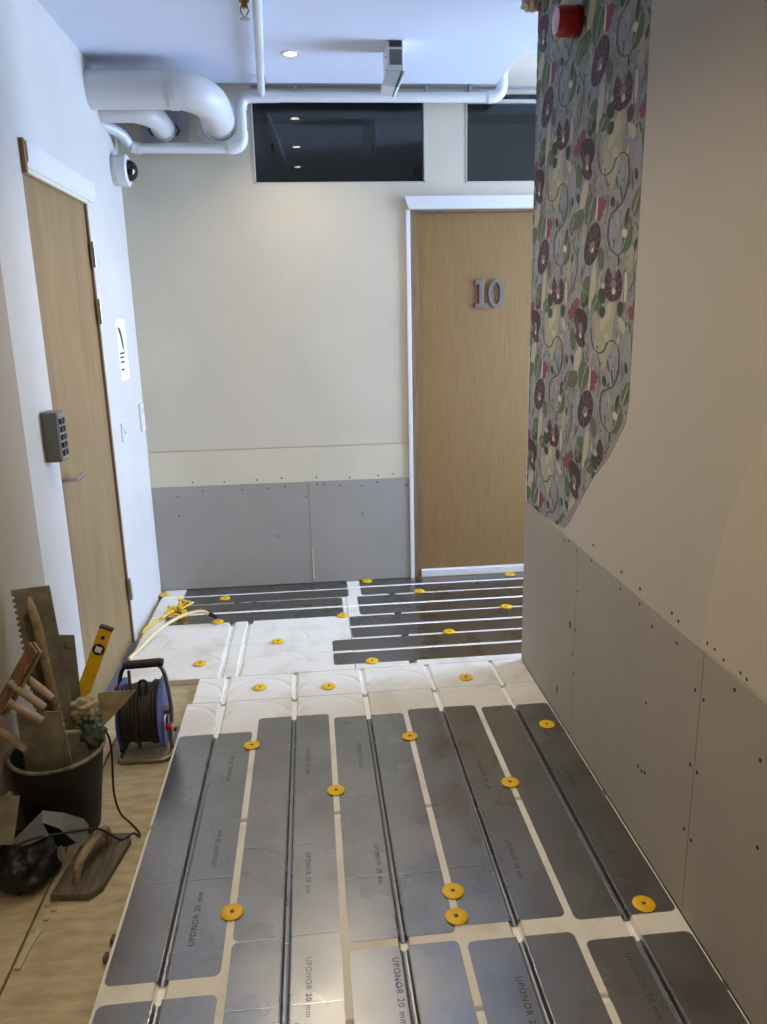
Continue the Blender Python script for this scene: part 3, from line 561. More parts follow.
# keypad beside left door
kp = empty('door_keypad', (XL, 2.80, 1.18), 'grey metal keypad box beside the left door', 'keypad')
part(MB().box(XL, XL+.055, 2.765, 2.845, 1.085, 1.262), 'housing', MT['grey_plastic'], kp, bevel=.004)
fp = part(MB().box(XL+.055, XL+.058, 2.772, 2.838, 1.092, 1.255), 'face_plate', MT['steel'], kp)
for i in range(5):
    for j in range(2):
        part(MB().box(XL+.058, XL+.064, 2.782+j*.028, 2.802+j*.028, 1.105+i*.028, 1.124+i*.028), 'key', MT['key_dark'], fp)
part(MB().box(XL+.01, XL+.05, 2.764, 2.766, 1.10, 1.25), 'side_cover', MT['grey_plastic'], kp)
# notice, switch plates on left wall
nt = empty('notice', (XL, 4.03, 1.4), 'narrow white printed notice on the left wall', 'notice')
sht = part(MB().box(XL, XL+.002, 3.985, 4.175, 1.275, 1.575), 'sheet', MT['paper'], nt)
part(MB().prism([(0,.0),(.045,-.05),(.07,-.105),(.10,-.12),(.09,-.06),(.06,-.01)], (XL+.002,4.01,1.54), (0,1,0), (0,0,1), .0004), 'printed_picture', MT['ink'], sht)
for w, z in [(.10,1.405),(.075,1.385),(.085,1.362),(.06,1.325)]:
    part(MB().box(XL+.002, XL+.0024, 4.012, 4.012+w, z, z+.009), 'printed_line', MT['ink'], sht)
sw = empty('light_switch', (XL, 3.93, 1.03), 'small white switch plate between door and notice', 'switch')
part(MB().box(XL, XL+.008, 3.875, 3.955, .985, 1.075), 'plate', MT['plastic_white'], sw, bevel=.002)
rk = part(MB().box(XL+.008, XL+.012, 3.898, 3.932, 1.005, 1.055), 'rocker', MT['plastic_white'], sw, bevel=.001)
part(MB().box(XL+.012, XL+.0125, 3.91, 3.922, 1.02, 1.034), 'mark', MT['ink'], rk)
sw = empty('socket_plate', (XL, 4.35, 1.05), 'tall pale wall plate close to the back corner', 'wall plate')
part(MB().box(XL, XL+.012, 4.31, 4.39, .975, 1.125), 'plate', MT['plastic_white'], sw, bevel=.002)
for z in (1.012, 1.088): part(MB().lathe([(.02,0),(.02,.002),(.018,.003)], (XL+.012,4.35,z), (1,0,0), 16), 'socket', MT['cream_band'], sw)

# ================================================================== INSULATION BOARDS
T0 = 3.412
def seg_d(X, Y, a, b):
    ax, ay = a; bx, by = b; dx, dy = bx-ax, by-ay; t = np.clip(((X-ax)*dx+(Y-ay)*dy)/(dx*dx+dy*dy), 0, 1)
    return np.hypot(X-(ax+t*dx), Y-(ay+t*dy))
def arc_d(X, Y, c, r, up):
    d = np.abs(np.hypot(X-c[0], Y-c[1])-r); d = np.where((Y-c[1])*up > 0, d, 1); return d
def hz(X, Y, grooves):
    H = np.zeros_like(X); C = np.zeros_like(X)
    for kind, g, w, dep in grooves:
        d = seg_d(X, Y, *g) if kind == 's' else arc_d(X, Y, *g)
        t = np.clip((w-d)/.004+.5, 0, 1); H = np.minimum(H, -dep*t); 
        if kind == 's' and (dep > .01 or dep == .004): C = np.maximum(C, t)
    return H, C
def board(label, x0, x1, y0, y1, grooves, xs=None, ys=None, step=.006):
    xs = np.array(xs) if xs is not None else np.linspace(x0, x1, max(2, int((x1-x0)/step)))
    ys = np.array(ys) if ys is not None else np.linspace(y0, y1, max(2, int((y1-y0)/step)))
    X, Y = np.meshgrid(xs, ys); H, C = hz(X, Y, grooves)
    nx, ny = len(xs), len(ys)
    vs = np.stack([X, Y, H], -1).reshape(-1, 3).tolist()
    cc = C.reshape(-1)
    fs = []; mi = []
    for j in range(ny-1):
        for i in range(nx-1):
            a = j*nx+i; fs.append((a, a+1, a+nx+1, a+nx)); mi.append(1 if cc[a]+cc[a+1]+cc[a+nx]+cc[a+nx+1] > 3 else 0)
    # skirt down to the plywood
    ring = [i for i in range(nx)]+[j*nx+nx-1 for j in range(1, ny)]+[(ny-1)*nx+i for i in range(nx-2, -1, -1)]+[j*nx for j in range(ny-2, 0, -1)]
    b = len(vs); vs += [[vs[k][0], vs[k][1], ZF+.0005] for k in ring]; m = len(ring)
    for k in range(m):
        q = (k+1) % m; fs.append((ring[k], b+k, b+q, ring[q])); mi.append(0)
    me = bpy.data.meshes.new('insulation_board'); me.from_pydata(vs, [], fs); me.materials.append(MT['eps']); me.materials.append(MT['eps_clean'])
    me.polygons.foreach_set('material_index', mi); me.shade_smooth(); me.set_sharp_from_angle(angle=math.radians(50)); me.update()
    o = bpy.data.objects.new('insulation_board', me); COL.objects.link(o)
    return tag(o, label, 'insulation board', 'white insulation boards on the floor')
GK = [.3*k for k in range(5)]
def edge_lines(c, w):  # extra grid lines around a groove at coordinate c
    return [c-w-.003, c-w+.003, c+w-.003, c+w+.003]
# long board under the lengthwise plates: straight channels, cross notches, arcs at its far end
X0, X1 = -.148, 1.3445
ymarks = [.25]
for y in (1.405, 1.43, 2.172): ymarks += [y-.014, y-.009, y+.009, y+.014]
ys = sorted(ymarks+[.9, 1.2, 1.6, 1.9, 2.4, 2.6, 2.75])+list(np.linspace(2.78, 2.984, 36))
G = [('s', ((x, .2), (x, 3.3)), .0125, .0195) for x in GK]
G += [('s', ((X0-.1, y), (X1+.1, y)), .010, .014) for y in (1.405, 2.172)]
arcs = lambda yc, rs=.135: [('a', ((x+.15+s, yc), rs, 1), .006, .0022) for x in [-.3]+GK for s in (0,)]
G1 = G+arcs(2.83)
board('big white grooved insulation board under the lengthwise plates', X0, X1, .25, 2.984, G1, ys=ys, step=.005)
# cross strip with turning arcs
G2 = [('s', ((x, 2.9), (x, 3.3)), .009, .0102) for x in GK]+arcs(3.045)
board('narrow white insulation strip with curved channels across the corridor', -.128, X1, 2.987, 3.217, G2, step=.0055)
# back left board
GX = [('s', ((-.6, T0+.3*j), (.62, T0+.3*j)), .0125, .004) for j in range(2, 4)]
GX += [('s', ((-.6, T0+.15*j), (.62, T0+.15*j)), .006, .003) for j in range(0, 3)]
GX += [('s', ((-.034, 3.2), (-.038, 3.9)), .008, .0102), ('s', ((.04, 3.2), (.047, 3.9)), .008, .0102)]
for yc in (3.32, 3.6):
    GX += [('a', ((-.20, yc), .16, 1), .006, .0022), ('a', ((.20, yc), .155, 1), .006, .0022)]
for x in (-.045, .052):
    GX += [('s', ((x, y-.02), (x, y+.02)), .014, .02) for y in (T0+.45, T0+.75)]
board('white insulation board in the back left corner', -.489, .574, 3.220, 4.426, GX, step=.0065)
# back right board
GY = [('s', ((.4, T0+.3*j), (3.4, T0+.3*j)), .0125, .004) for j in range(4)]
GY += [('s', ((.844, T0-.15+.3*j-.02), (.844, T0-.15+.3*j+.02)), .016, .02) for j in range(1, 4)]+[('s', ((.844, 3.255), (.844, 3.275)), .016, .02)]
xs = sorted(list(np.linspace(.577, 3.33, 60))+[.824,.828,.832,.838,.85,.856,.86,.864])
ysb = sorted(set([round(v, 4) for j in range(4) for v in edge_lines(T0+.3*j, .0125)]+list(np.linspace(3.22, 4.426, 70).round(4))))
b4 = board('white insulation board in front of door 10', .577, 3.33, 3.220, 4.426, GY, xs=xs, ys=ysb)

# ================================================================== ALUMINIUM HEAT PLATES
def plate_mesh(length, chan=True):
    """length along +Y from 0; channel along the middle."""
    mb = MB(); L = length; r = .018; t = .0009
    for s in (-1, 1):
        o = [(s*.0132, 0)]+[(s*p[0], p[1]) for p in arc((.14-r, r), -math.pi/2, 0, r, 5)]+[(s*p[0], p[1]) for p in arc((.14-r, L-r), 0, math.pi/2, r, 5)]+[(s*.0132, L)]
        if s < 0: o = o[::-1]
        mb.prism([(p[0], p[1]) for p in o], (0,0,.0002), (1,0,0), (0,1,0), t)
    if not chan: return mb.mesh('plate', MT['alu'], recalc=False)
    pr = [(-.0135,.0010),(-.0118,.0022),(-.0098,.0018),(-.0088,-.011),(-.005,-.0165),(0,-.0172),(.005,-.0165),(.0088,-.011),(.0098,.0018),(.0118,.0022),(.0135,.0010)]
    n = len(pr); vs = [(p[0], 0, p[1]) for p in pr]+[(p[0], L, p[1]) for p in pr]
    mb.add(vs, [(i, i+1, n+i+1, n+i) for i in range(n-1)])
    vs = [(p[0], 0, p[1]-.0007) for p in pr]+[(p[0], L, p[1]-.0007) for p in pr]
    mb.add(vs, [(n+i, n+i+1, i+1, i) for i in range(n-1)])
    return mb.mesh('plate', MT['alu'], recalc=False)
PM = {}
def text_mesh(s, size):
    cu = bpy.data.curves.new('print', 'FONT'); cu.body = s; cu.size = size; cu.space_character = 1.22; cu.offset = .0004
    o = bpy.data.objects.new('print_tmp', cu); COL.objects.link(o); bpy.context.view_layer.update()
    me = bpy.data.meshes.new_from_object(o.evaluated_get(bpy.context.evaluated_depsgraph_get())); bpy.data.objects.remove(o); bpy.data.curves.remove(cu)
    me.materials.clear(); me.materials.append(MT['print']); me.name = 'print'; return me
TXT = text_mesh('UPONOR 20 mm', .0225)
MT['print_faint'] = mat('worn_ink', (104,105,108), .45, .7)
TXF = text_mesh('UPONOR 20 mm', .020); TXF.materials.clear(); TXF.materials.append(MT['print_faint'])
SEAM = {}
def seam_mesh(w):
    k = round(w, 3)
    if k not in SEAM: SEAM[k] = MB().box(0, k, -.0011, .0011, .0011, .0022).mesh('fold_seam', MT['seam'])
    return SEAM[k]
MT['seam'] = mat('bright_fold', (190,192,196), .3, 1)
def plate(label, loc, length, rz=0, seams=(), prints=(), chan=True):
    k = (round(length, 3), chan)
    if k not in PM: PM[k] = plate_mesh(*k)
    root = empty('heat_plate', loc, label, 'heat plate', 'grooved aluminium heat plates on the floor', rz=rz)
    pl_ = inst(PM[k], 'plate', root, (0,0,0))
    for s, y in seams:   # s: -1 left wing, 1 right wing, 0 both
        for q in ((-1, 1) if s == 0 else (s,)):
            inst(seam_mesh(.121), 'fold_seam', pl_, (-.139 if q < 0 else .018, y, 0), (0, 0, random.uniform(-.012, .012)))
    for x, y, down, faint in prints:
        me = TXF if faint else TXT
        inst(me, 'print', pl_, (x, y, .0014), (0, 0, -math.pi/2 if down else math.pi/2))
    return root
# middle row, lengthwise (near end, far end)
rowA = [(1.575,2.725),(1.677,2.823),(1.640,2.790),(1.660,2.815),(1.643,2.793)]
whereA = ['leftmost of the middle row, beside the bare plywood', 'second from the left in the middle row', 'centre one of the middle row', 'second from the right in the middle row', 'rightmost of the middle row, along the grey boards']
sA = [[(0,.345),(1,1.01)], [(0,.36),(1,1.0)], [(0,.23),(-1,.62)], [(-1,.22),(0,1.0),(1,.6)], [(1,.86)]]
pA = [[(.062,.10,False,False),(.085,.39,False,True),(.085,.82,False,True)], [(.05,.32,True,True),(.05,.9,True,True)], [(-.045,.37,True,True),(-.06,.95,True,True)],
      [(.055,.32,True,True),(.06,.75,True,True)], [(.045,.36,True,True),(.05,.72,True,True),(.06,1.02,True,True)]]
for k in range(5):
    plate('long grooved aluminium plate, '+whereA[k], (.3*k, rowA[k][0], 0), round(rowA[k][1]-rowA[k][0], 3), seams=sA[k], prints=pA[k])
# nearest row, running out of the picture towards the viewer
topB = [1.521, 1.674, 1.613, 1.606, 1.573]
whereB = ['leftmost of the nearest row, beside the bare plywood', 'second from the left in the nearest row', 'centre one of the nearest row', 'second from the right in the nearest row', 'rightmost of the nearest row, along the grey boards']
pB = [[], [(.05,1.08,True,True)], [(-.035,1.115,True,False)], [(-.045,1.03,True,False)], [(-.055,1.10,True,False)]]
sB = [[], [(0,.945)], [], [], []]
for k in range(5):
    plate('long grooved aluminium plate, '+whereB[k], (.3*k, topB[k]-1.15, 0), 1.15, seams=sB[k], prints=pB[k])
# crosswise plates in front of the back wall (channel along X)
q = -math.pi/2
wY = ['nearest of the crosswise plates, in front of door 10', 'second of the crosswise plates in front of door 10', 'third of the crosswise plates in front of door 10', 'crosswise, right against the sill of door 10']
for j, xl_ in enumerate([.478, .580, .640, .668]):
    plate('grooved aluminium plate, '+wY[j], (xl_, T0+.3*j, 0), 1.15, rz=q, chan=False)
    plate('grooved aluminium plate, '+['first','second','third','fourth'][j]+' row, hidden round the right corner', (xl_+1.154, T0+.3*j, 0), 1.15, rz=q, chan=False)
plate('grooved aluminium plate, crosswise in back left corner, against the wall boards', (-.362, T0+.9-.012, 0), .955, rz=q, chan=False)
plate('grooved aluminium plate, crosswise in back left corner, beside the pale pipe end', (-.405, T0+.6, 0), .957, rz=q, chan=False)

# ================================================================== YELLOW FIXING PINS
PIN = MB().lathe([(.030,.0),(.0305,.002),(.028,.0042),(.012,.0052),(.007,.004),(.006,.0035)], (0,0,0), (0,0,1), 24).mesh('disc', MT['yellow'], 50)
HOL = MB().lathe([(.0055,.0034),(.0055,.0044),(.001,.0046)], (0,0,0), (0,0,1), 10).mesh('pin_head', MT['pin_hole'])
STEM = MB().lathe([(.004,-.02),(.004,.001)], (0,0,0), (0,0,1), 6).mesh('stem', MT['yellow'])
pins = [(-.485,4.352,'in the back left corner by the white wall'),(-.12,4.236,'on the back left crosswise plates'),(-.121,3.88,'by the black end of the pale pipe'),
 (.208,3.575,'on white board left of the nearest crosswise plate'),(-.148,3.374,'on white board above the cable reel corner'),(.148,3.091,'leftmost on the narrow strip'),
 (.448,3.058,'second from left on the narrow strip'),(1.054,3.059,'rightmost on the narrow strip'),(.655,3.285,'touching the near edge of the nearest crosswise plate'),
 (1.071,3.570,'between the first and second crosswise plates'),(.716,4.40,'at the wall foot left of door 10'),(1.005,4.180,'between the two crosswise plates nearest door 10'),
 (1.441,3.865,'between crosswise plates close to the right corner'),(1.599,4.385,'at the sill of door 10'),(.545,3.872,'in the gap between the left and right crosswise plates'),
 (.145,2.621,'far one between the first and second lengthwise plates'),(.451,2.296,'between the second and centre lengthwise plates'),(.745,2.605,'far one between the centre and fourth lengthwise plates'),
 (1.046,2.265,'between the fourth and rightmost lengthwise plates'),(1.286,2.621,'on the far end of the rightmost lengthwise plate'),(.15,1.779,'near one between the first and second lengthwise plates'),
 (.758,1.783,'farther of the close pair near the bottom'),(.750,1.690,'nearer of the close pair near the bottom'),(1.261,1.673,'on the near end of the rightmost lengthwise plate')]
for x, y, w in pins:
    p = empty('fixing_pin', (x, y, .0012), 'round yellow fixing pin '+w, 'fixing pin', 'yellow fixing pins in the floor boards', rz=random.uniform(0, 6))
    p.rotation_euler.x = random.uniform(-.03, .03)
    inst(PIN, 'disc', p, (0,0,.0012)); inst(HOL, 'pin_head', p, (0,0,.0012)); inst(STEM, 'stem', p, (0,0,0))

# ================================================================== LOOSE THINGS
# pale pipe end sticking up out of the floor
pp = empty('floor_heating_pipe', (-.3, 3.85, 0), 'pale plastic heating pipe curving over the white board', 'pipe')
path = bez([(-.495,3.47,.004),(-.46,3.56,.016),(-.40,3.72,.04),(-.31,3.83,.062),(-.21,3.885,.066),(-.155,3.87,.05)], 7)
part(MB().tube(path, .0092, 10), 'pipe', MT['pe_pipe'], pp, smooth=60)
part(MB().tube([(-.16,3.873,.052),(-.12,3.855,.038)], .0125, 10), 'end_cap', MT['black_plastic'], pp, smooth=40)
# bundle of yellow pins / clips and a yellow strap
yb = empty('clip_bundle', (-.37, 4.05, 0), 'heap of yellow plastic clips on the back left plate', 'clips')
for k in range(9):
    a = random.uniform(0, 6.28); c = Vector((-.36+random.uniform(-.045,.045), 4.04+random.uniform(-.08,.09), .014+.006*k*.6))
    d = Vector((math.cos(a)*.05, math.sin(a)*.05, random.uniform(-.01,.01)))
    m = MB(); m.tube([c-d, c+d], .006, 6); m.lathe([(.002,0),(.016,.001),(.016,.004),(.004,.006)], c+d, d, 12)
    part(m, 'clip', MT['yellow'], yb)
part(MB().tube(bez([(-.40,3.98,.012),(-.44,3.93,.014),(-.485,3.83,.01),(-.49,3.77,.006)], 5), [.007]*16, 6), 'strap', MT['yellow'], yb)

# cable reel
CR_DY = -.035
cr = empty('cable_reel', (-.255, 2.74, ZF), 'cable reel with black cord, blue drum and steel tube stand', 'cable reel')
ax, az = 2.745, .125
rt = .0095
fr = [(-.345,2.64,ZF+rt),(-.35,2.63,ZF+rt)]
path = [(-.352,2.86,ZF+rt),(-.352,2.68,ZF+rt)]+[(-.352+.03-.03*math.cos(a),2.66-.03*math.sin(a)*.9,ZF+rt) for a in (.4,.8,1.2,1.57)]
path += [(-.2,2.632,ZF+rt)]+[(-.195+.03*math.sin(a),2.66-.028*math.cos(a),ZF+rt) for a in (.3,.8,1.2,1.57)]+[(-.165,2.74,ZF+rt),(-.165,2.86,ZF+rt)]
part(MB().tube(path, rt, 10), 'base_tube', MT['tube'], cr, smooth=60)
part(MB().tube([(-.352,2.86,ZF+rt),(-.165,2.86,ZF+rt)], rt, 10), 'base_tube', MT['tube'], cr, smooth=60)
for x, s in ((-.352,-1), (-.165,1)):
    p = bez([(x,2.70,ZF+rt*1.4),(x-.002*s,2.705,.05),(x+.004*s,2.73,az),(x-.006*s,2.745,.24),(x-.022*s,2.75,.30),(x-.05*s,2.75,.318)], 5)
    part(MB().tube(p, .008, 10), 'side_tube', MT['tube'] if s > 0 else MT['black_plastic'], cr, smooth=60)
part(MB().tube([(-.325,2.75,.316),(-.31,2.75,.318),(-.19,2.75,.322),(-.178,2.75,.320)], [.013,.0165,.0165,.014], 12), 'grip', MT['grip'], cr, smooth=50)
for x, nm in ((-.338,1), (-.192,1)):
    part(MB().lathe([(.02,-.004),(.128,-.004),(.134,-.001),(.134,.002),(.128,.004),(.02,.004)], (x,ax,az), (1,0,0), 40), 'drum_flange', MT['blue'], cr, smooth=35)
part(MB().tube([(-.358,ax,az),(-.160,ax,az)], .014, 12), 'axle', MT['tube'], cr)
m = MB()
for k in range(13):
    x = -.327+.0104*k; rr = .108+random.uniform(-.008,.008)
    m.tube([(x+.002*math.sin(3*a+k), ax+rr*math.cos(a), az+(rr+.003*math.sin(2*a+k))*math.sin(a)) for a in [2*math.pi*j/28 for j in range(28)]], .0062, 7, closed=True)
m.lathe([(.098,-.33),(.098,-.20)], (0,ax,az), (1,0,0), 24)
m.tube(bez([(-.30,2.72,.31),(-.296,2.70,.26),(-.285,2.66,.20),(-.28,2.645,.10),(-.27,2.65,.03)], 6), .006, 7)
m.tube(bez([(-.262,2.70,.20),(-.262,2.70,.262),(-.25,2.70,.275),(-.236,2.70,.262),(-.236,2.69,.2)], 6), .006, 7)
part(m, 'wound_cord', MT['rubber'], cr, smooth=60)
part(MB().lathe([(.012,0),(.016,.004),(.016,.014),(.012,.018)], (-.172,2.69,.085), (1,0,0), 14), 'red_knob', MT['red'], cr, smooth=40)
part(MB().tube([(-.20,2.695,.085),(-.172,2.69,.085)], .008, 8), 'red_bolt', MT['red'], cr)
part(MB().lathe([(.008,0),(.011,.004),(.011,.012)], (-.362,2.735,.235), (1,0,0), 12), 'red_cap', MT['red'], cr)
part(MB().tube(bez([(-.187,2.735,.04),(-.178,2.72,.11),(-.18,2.69,.13),(-.18,2.665,.10),(-.178,2.66,.03)], 6), .005, 8), 'crank_handle', MT['steel'], cr, smooth=60)

cr.location.y += CR_DY; cr.location.x += .008

# mortar bucket
BC0, BC1, ZB0, ZB1 = (-.428, 2.255), (-.398, 2.188), ZF, .302
bk = empty('mortar_bucket', (BC0[0], BC0[1], ZF), 'black mortar-stained bucket full of tools', 'bucket')
def ring_loft(rows, seg=40):
    vs = []; fs = []
    for (cx, cy, z, r) in rows:
        vs += [(cx+r*math.cos(2*math.pi*k/seg), cy+r*math.sin(2*math.pi*k/seg), z) for k in range(seg)]
    for i in range(len(rows)-1):
        for k in range(seg): fs.append((i*seg+k, i*seg+(k+1) % seg, (i+1)*seg+(k+1) % seg, (i+1)*seg+k))
    return vs, fs
def lerp(t): return (BC0[0]+(BC1[0]-BC0[0])*t, BC0[1]+(BC1[1]-BC0[1])*t, ZB0+(ZB1-ZB0)*t)
rows = [(*lerp(0)[:2], ZB0, .001)]+[(*lerp(t), .106+.030*t) for t in (0, .02, .3, .6, .8, .98)]+[(*lerp(.98), .132)]+[(*lerp(t), .128-.028*(1-t)) for t in (.8, .5, .1)]+[(*lerp(.1)[:2], lerp(.1)[2], .001)]
m = MB(); m.add(*ring_loft(rows)); part(m, 'body', MT['bucket'], bk, smooth=40)
c = lerp(1)
part(MB().tube([(c[0]+.137*math.cos(a), c[1]+.137*math.sin(a), c[2]-.004) for a in [2*math.pi*k/40 for k in range(40)]], .0062, 8, closed=True), 'rim', MT['rim'], bk, smooth=60)
m = MB(); m.add(*ring_loft([(*lerp(.62)[:2], lerp(.62)[2], .001), (*lerp(.62), .118)])); part(m, 'dark_inner_disc', MT['dark'], bk)  # flat dark disc across the bucket interior, partway down

def rod(name, root, a, b, r, m, n=10, r2=None): return part(MB().tube([a, b], [r, r2 or r], n), name, m, root, smooth=50)
# large notched trowel leaning on the wall
t1 = empty('notched_trowel', (-.43, 2.29, .25), 'large notched plasterer trowel with wooden handle leaning in the bucket', 'trowel')
O = Vector((-.517, 2.315, .772)); U = Vector((.117, 0, .010)); V = Vector((.038, -.05, -.40)).normalized()
w, Ln_ = .117, .50
pts = [(0,0)]
k = 0; y = .02
while y < Ln_-.02:
    pts += [(0,y),(.007,y),(.007,y+.009),(0,y+.009)]; y += .019
pts += [(0,Ln_),(w,Ln_),(w,0)]
part(MB().prism(pts, O, U, V, .0025), 'blade', MT['tool_steel'], t1)
Un, N = U.normalized(), U.normalized().cross(V).normalized()
if N.y > 0: N = -N
def at(u, v, n): return O+Un*u+V*v+N*n
part(MB().tube(bez([at(.055,.035,.004), at(.062,.05,.03), at(.075,.11,.042), at(.082,.30,.045), at(.085,.38,.04)], 6), [.011]*6+[.014]*18+[.012]*1, 10), 'handle', MT['tool_wood'], t1, smooth=60)
part(MB().prism([(.03,.08),(.05,.07),(.062,.40),(.04,.40)], O+N*.004, U, V, -.012), 'handle_spine', MT['float_wood'], t1)
# thin steel smoothing blade with hanging hole
t2 = empty('smoothing_blade', (-.37, 2.31, .3), 'narrow steel blade with a hole standing behind the big trowel', 'blade')
part(MB().prism([(0,0),(.046,-.004),(.04,-.30),(-.004,-.30)], (-.388,2.305,.622), (1,0,0), (0,0,1), .0025), 'blade', MT['tool_steel'], t2)
part(MB().lathe([(.009,0),(.011,.002),(.006,.003)], (-.366,2.302,.585), (0,-1,0), 14), 'rivet', MT['steel'], t2)
# spirit level
lv = empty('spirit_level', (-.33, 2.29, .3), 'yellow spirit level standing slanted in the bucket', 'spirit level')
O = Vector((-.248, 2.332, .628)); D = Vector((-.185, -.03, -.42)).normalized(); Wd = Vector((1,0,-.44)); Wd = (Wd-D*Wd.dot(D)).normalized(); Nn = D.cross(Wd).normalized()
if Nn.y > 0: Nn = -Nn
def lvbox(mb, u0, u1, v0, v1, n0, n1): 
    cs = [O+D*u+Wd*v+Nn*n for u in (u0,u1) for v in (v0,v1) for n in (n0,n1)]
    return mb.add(cs, [(0,1,3,2),(4,6,7,5),(0,4,5,1),(2,3,7,6),(0,2,6,4),(1,5,7,3)])
part(lvbox(MB(), .004, .42, -.021, .021, -.011, .011), 'body', MT['yellow'], lv, bevel=.002)
part(lvbox(MB(), 0, .006, -.0215, .0215, -.0115, .0115), 'end_cap', MT['grip'], lv)
vr = part(MB().lathe([(.019,0),(.019,.002),(.012,.0025)], O+D*.075+Nn*.011, Nn, 20), 'vial_ring', MT['black_plastic'], lv)
part(lvbox(MB(), .066, .084, -.01, .01, .0132, .0155), 'vial', MT['paper'], vr)
part(MB().lathe([(.0065,0),(.0065,.001)], O+D*.034+Nn*.011, Nn, 12), 'hang_hole', MT['dark'], lv)
# ridged rubber float
t3 = empty('rubber_float', (-.44, 2.13, .5), 'reddish ridged rubber float with wooden handle on top of the heap', 'float')
O = Vector((-.374, 2.10, .655)); U = Vector((-.150, -.015, -.235)).normalized(); V = Vector((-.055, .10, -.004)).normalized(); N = U.cross(V).normalized()
part(MB().prism([(0,0),(.225,0),(.225,.105),(0,.105)], O, U, V, .007), 'backing_board', MT['tool_wood'], t3)
top = N if N.z > 0 else -N
for k in range(12):
    a = O+top*.0075+V*(.006+.0084*k); m = MB().tube([a+U*.004, a+U*.222], .0034, 6); part(m, 'ridge', MT['ridged'], t3)
part(MB().tube([(-.455,2.135,.575),(-.43,2.135,.555),(-.395,2.13,.522),(-.368,2.125,.497)], [.008,.012,.0125,.010], 12), 'grip', MT['handle_pink'], t3, smooth=60)
# finely notched steel trowel at the front
t4 = empty('toothed_trowel', (-.40, 2.08, .25), 'upright grey steel trowel with fine teeth at front of bucket', 'trowel')
pts = [(0,0),(.126,.004)]; y = -.006
while y > -.2:
    pts += [(.126,y),(.1215,y-.0025),(.126,y-.005)]; y -= .0085
pts += [(.112,-.225),(-.012,-.225)]
part(MB().prism(pts, (-.455,2.078,.482), (1,0,-.04), (0,-.16,1), .0025), 'blade', MT['tool_steel'], t4)
rod('handle', t4, (-.44,2.13,.39), (-.36,2.14,.40), .012, MT['handle_pink'])
part(MB().prism([(.03,-.01),(.08,-.012),(.078,-.018),(.03,-.016)], (-.455,2.0755,.482), (1,0,-.04), (0,-.16,1), -.001), 'stamp', MT['tool_steel'], t4)
# broad bucket trowel
t5 = empty('bucket_trowel', (-.33, 2.2, .25), 'broad grey blade half sunk in the bucket', 'trowel')
part(MB().prism([(0,0),(.107,-.006),(.082,-.15),(-.03,-.15)], (-.377,2.195,.348), (1,0,0), (0,.06,1), .003), 'blade', MT['tool_steel'], t5)
part(MB().box(-.376,-.272,2.190,2.200,.340,.349), 'blade_edge', MT['rag'], t5)
# wide notched spatula sticking out to the right
t6 = empty('notched_spatula', (-.25, 2.25, .38), 'flat notched spatula pointing over the bucket rim to the right', 'spatula')
pts = [(0,-.02),(.0,.085)]+[(.012,.088)]
for k in range(5): pts += [(.045+.013*k,.090),(.049+.013*k,.086),(.053+.013*k,.090)]
pts += [(.118,.088),(.085,.052),(.045,.012),(.012,-.02)]
part(MB().prism(pts, (-.280,2.25,.352), (1,0,.0), (0,.12,1), .0025), 'blade', MT['spatula'], t6)
rod('handle', t6, (-.275,2.255,.375), (-.345,2.235,.335), .011, MT['tool_wood'])
# loose wooden tool handles
for lbl, a, b in (('pale round tool handle, upper one of the pair below the rubber float', (-.455,2.10,.550), (-.372,2.072,.496)), ('pale round tool handle, lower one of the pair below the rubber float', (-.445,2.055,.515), (-.370,2.042,.470)), ('pale round tool handle pointing over the rim at the left', (-.520,2.10,.420), (-.436,2.06,.372))):
    h = empty('tool_handle', b, lbl, 'tool handle', 'loose wooden handles in the bucket')
    a, b = Vector(a), Vector(b); d = b-a
    part(MB().tube([a-d*.12, a, a+d*.5, b-d*.05, b], [.009,.011,.0125,.011,.008], 12), 'grip', MT['handle_pink'], h, smooth=50)
    part(MB().tube([a-d*.25, a-d*.1], .0125, 10), 'ferrule', MT['tool_steel'], h)
# rag and green glove
def lump(name, label, cat, c, s, m, seed, sub=4, amp=.5, f=2.2):
    bm = bmesh.new(); bmesh.ops.create_icosphere(bm, subdivisions=sub, radius=1)
    for v in bm.verts:
        p = v.co.copy(); k = 1+amp*noise.noise(p*f+Vector((seed,0,0)))+amp*.45*abs(noise.noise(p*f*2.6+Vector((0,seed,0))))
        v.co = Vector((p.x*s[0]*k, p.y*s[1]*k, p.z*s[2]*k))
    me = bpy.data.meshes.new(name); bm.to_mesh(me); bm.free(); me.materials.append(m); me.shade_smooth()
    o = bpy.data.objects.new(name, me); COL.objects.link(o); o.location = c
    if label: tag(o, label, cat)
    return o
gl = empty('work_glove', (-.295, 2.205, .33), 'crumpled green rubber glove inside the bucket rim', 'glove')
o = lump('palm', None, None, (0,0,.0), (.034,.03,.05), MT['glove_green'], 3); o.parent = gl
for k, (dx, dz, an) in enumerate([(-.02,.035,-.5),(-.006,.045,-.15),(.008,.042,.2),(.022,.02,.9)]):
    m = MB().tube(bez([(dx*.6,-.005,.01),(dx,-.012,dz),(dx+.014*math.sin(an),-.02,dz+.02)], 4), [.010]*5+[.009]*3+[.006], 8); q_ = m.build('finger', MT['glove_green'], gl, smooth=60)
rg = lump('rag', 'pale rag lying over the tools in the bucket', 'rag', (-.318, 2.235, .405), (.040,.018,.030), MT['rag'], 14, 4, .6, 1.9)
rg.rotation_euler = (0, -.35, 0)

# black bag of rubbish in front of the bucket
lump('rubbish_bag', 'crumpled black plastic bag on the plywood below the bucket', 'bag', (-.458, 2.005, .045), (.078,.086,.078), MT['bag'], 9, 5, .34, 1.7)
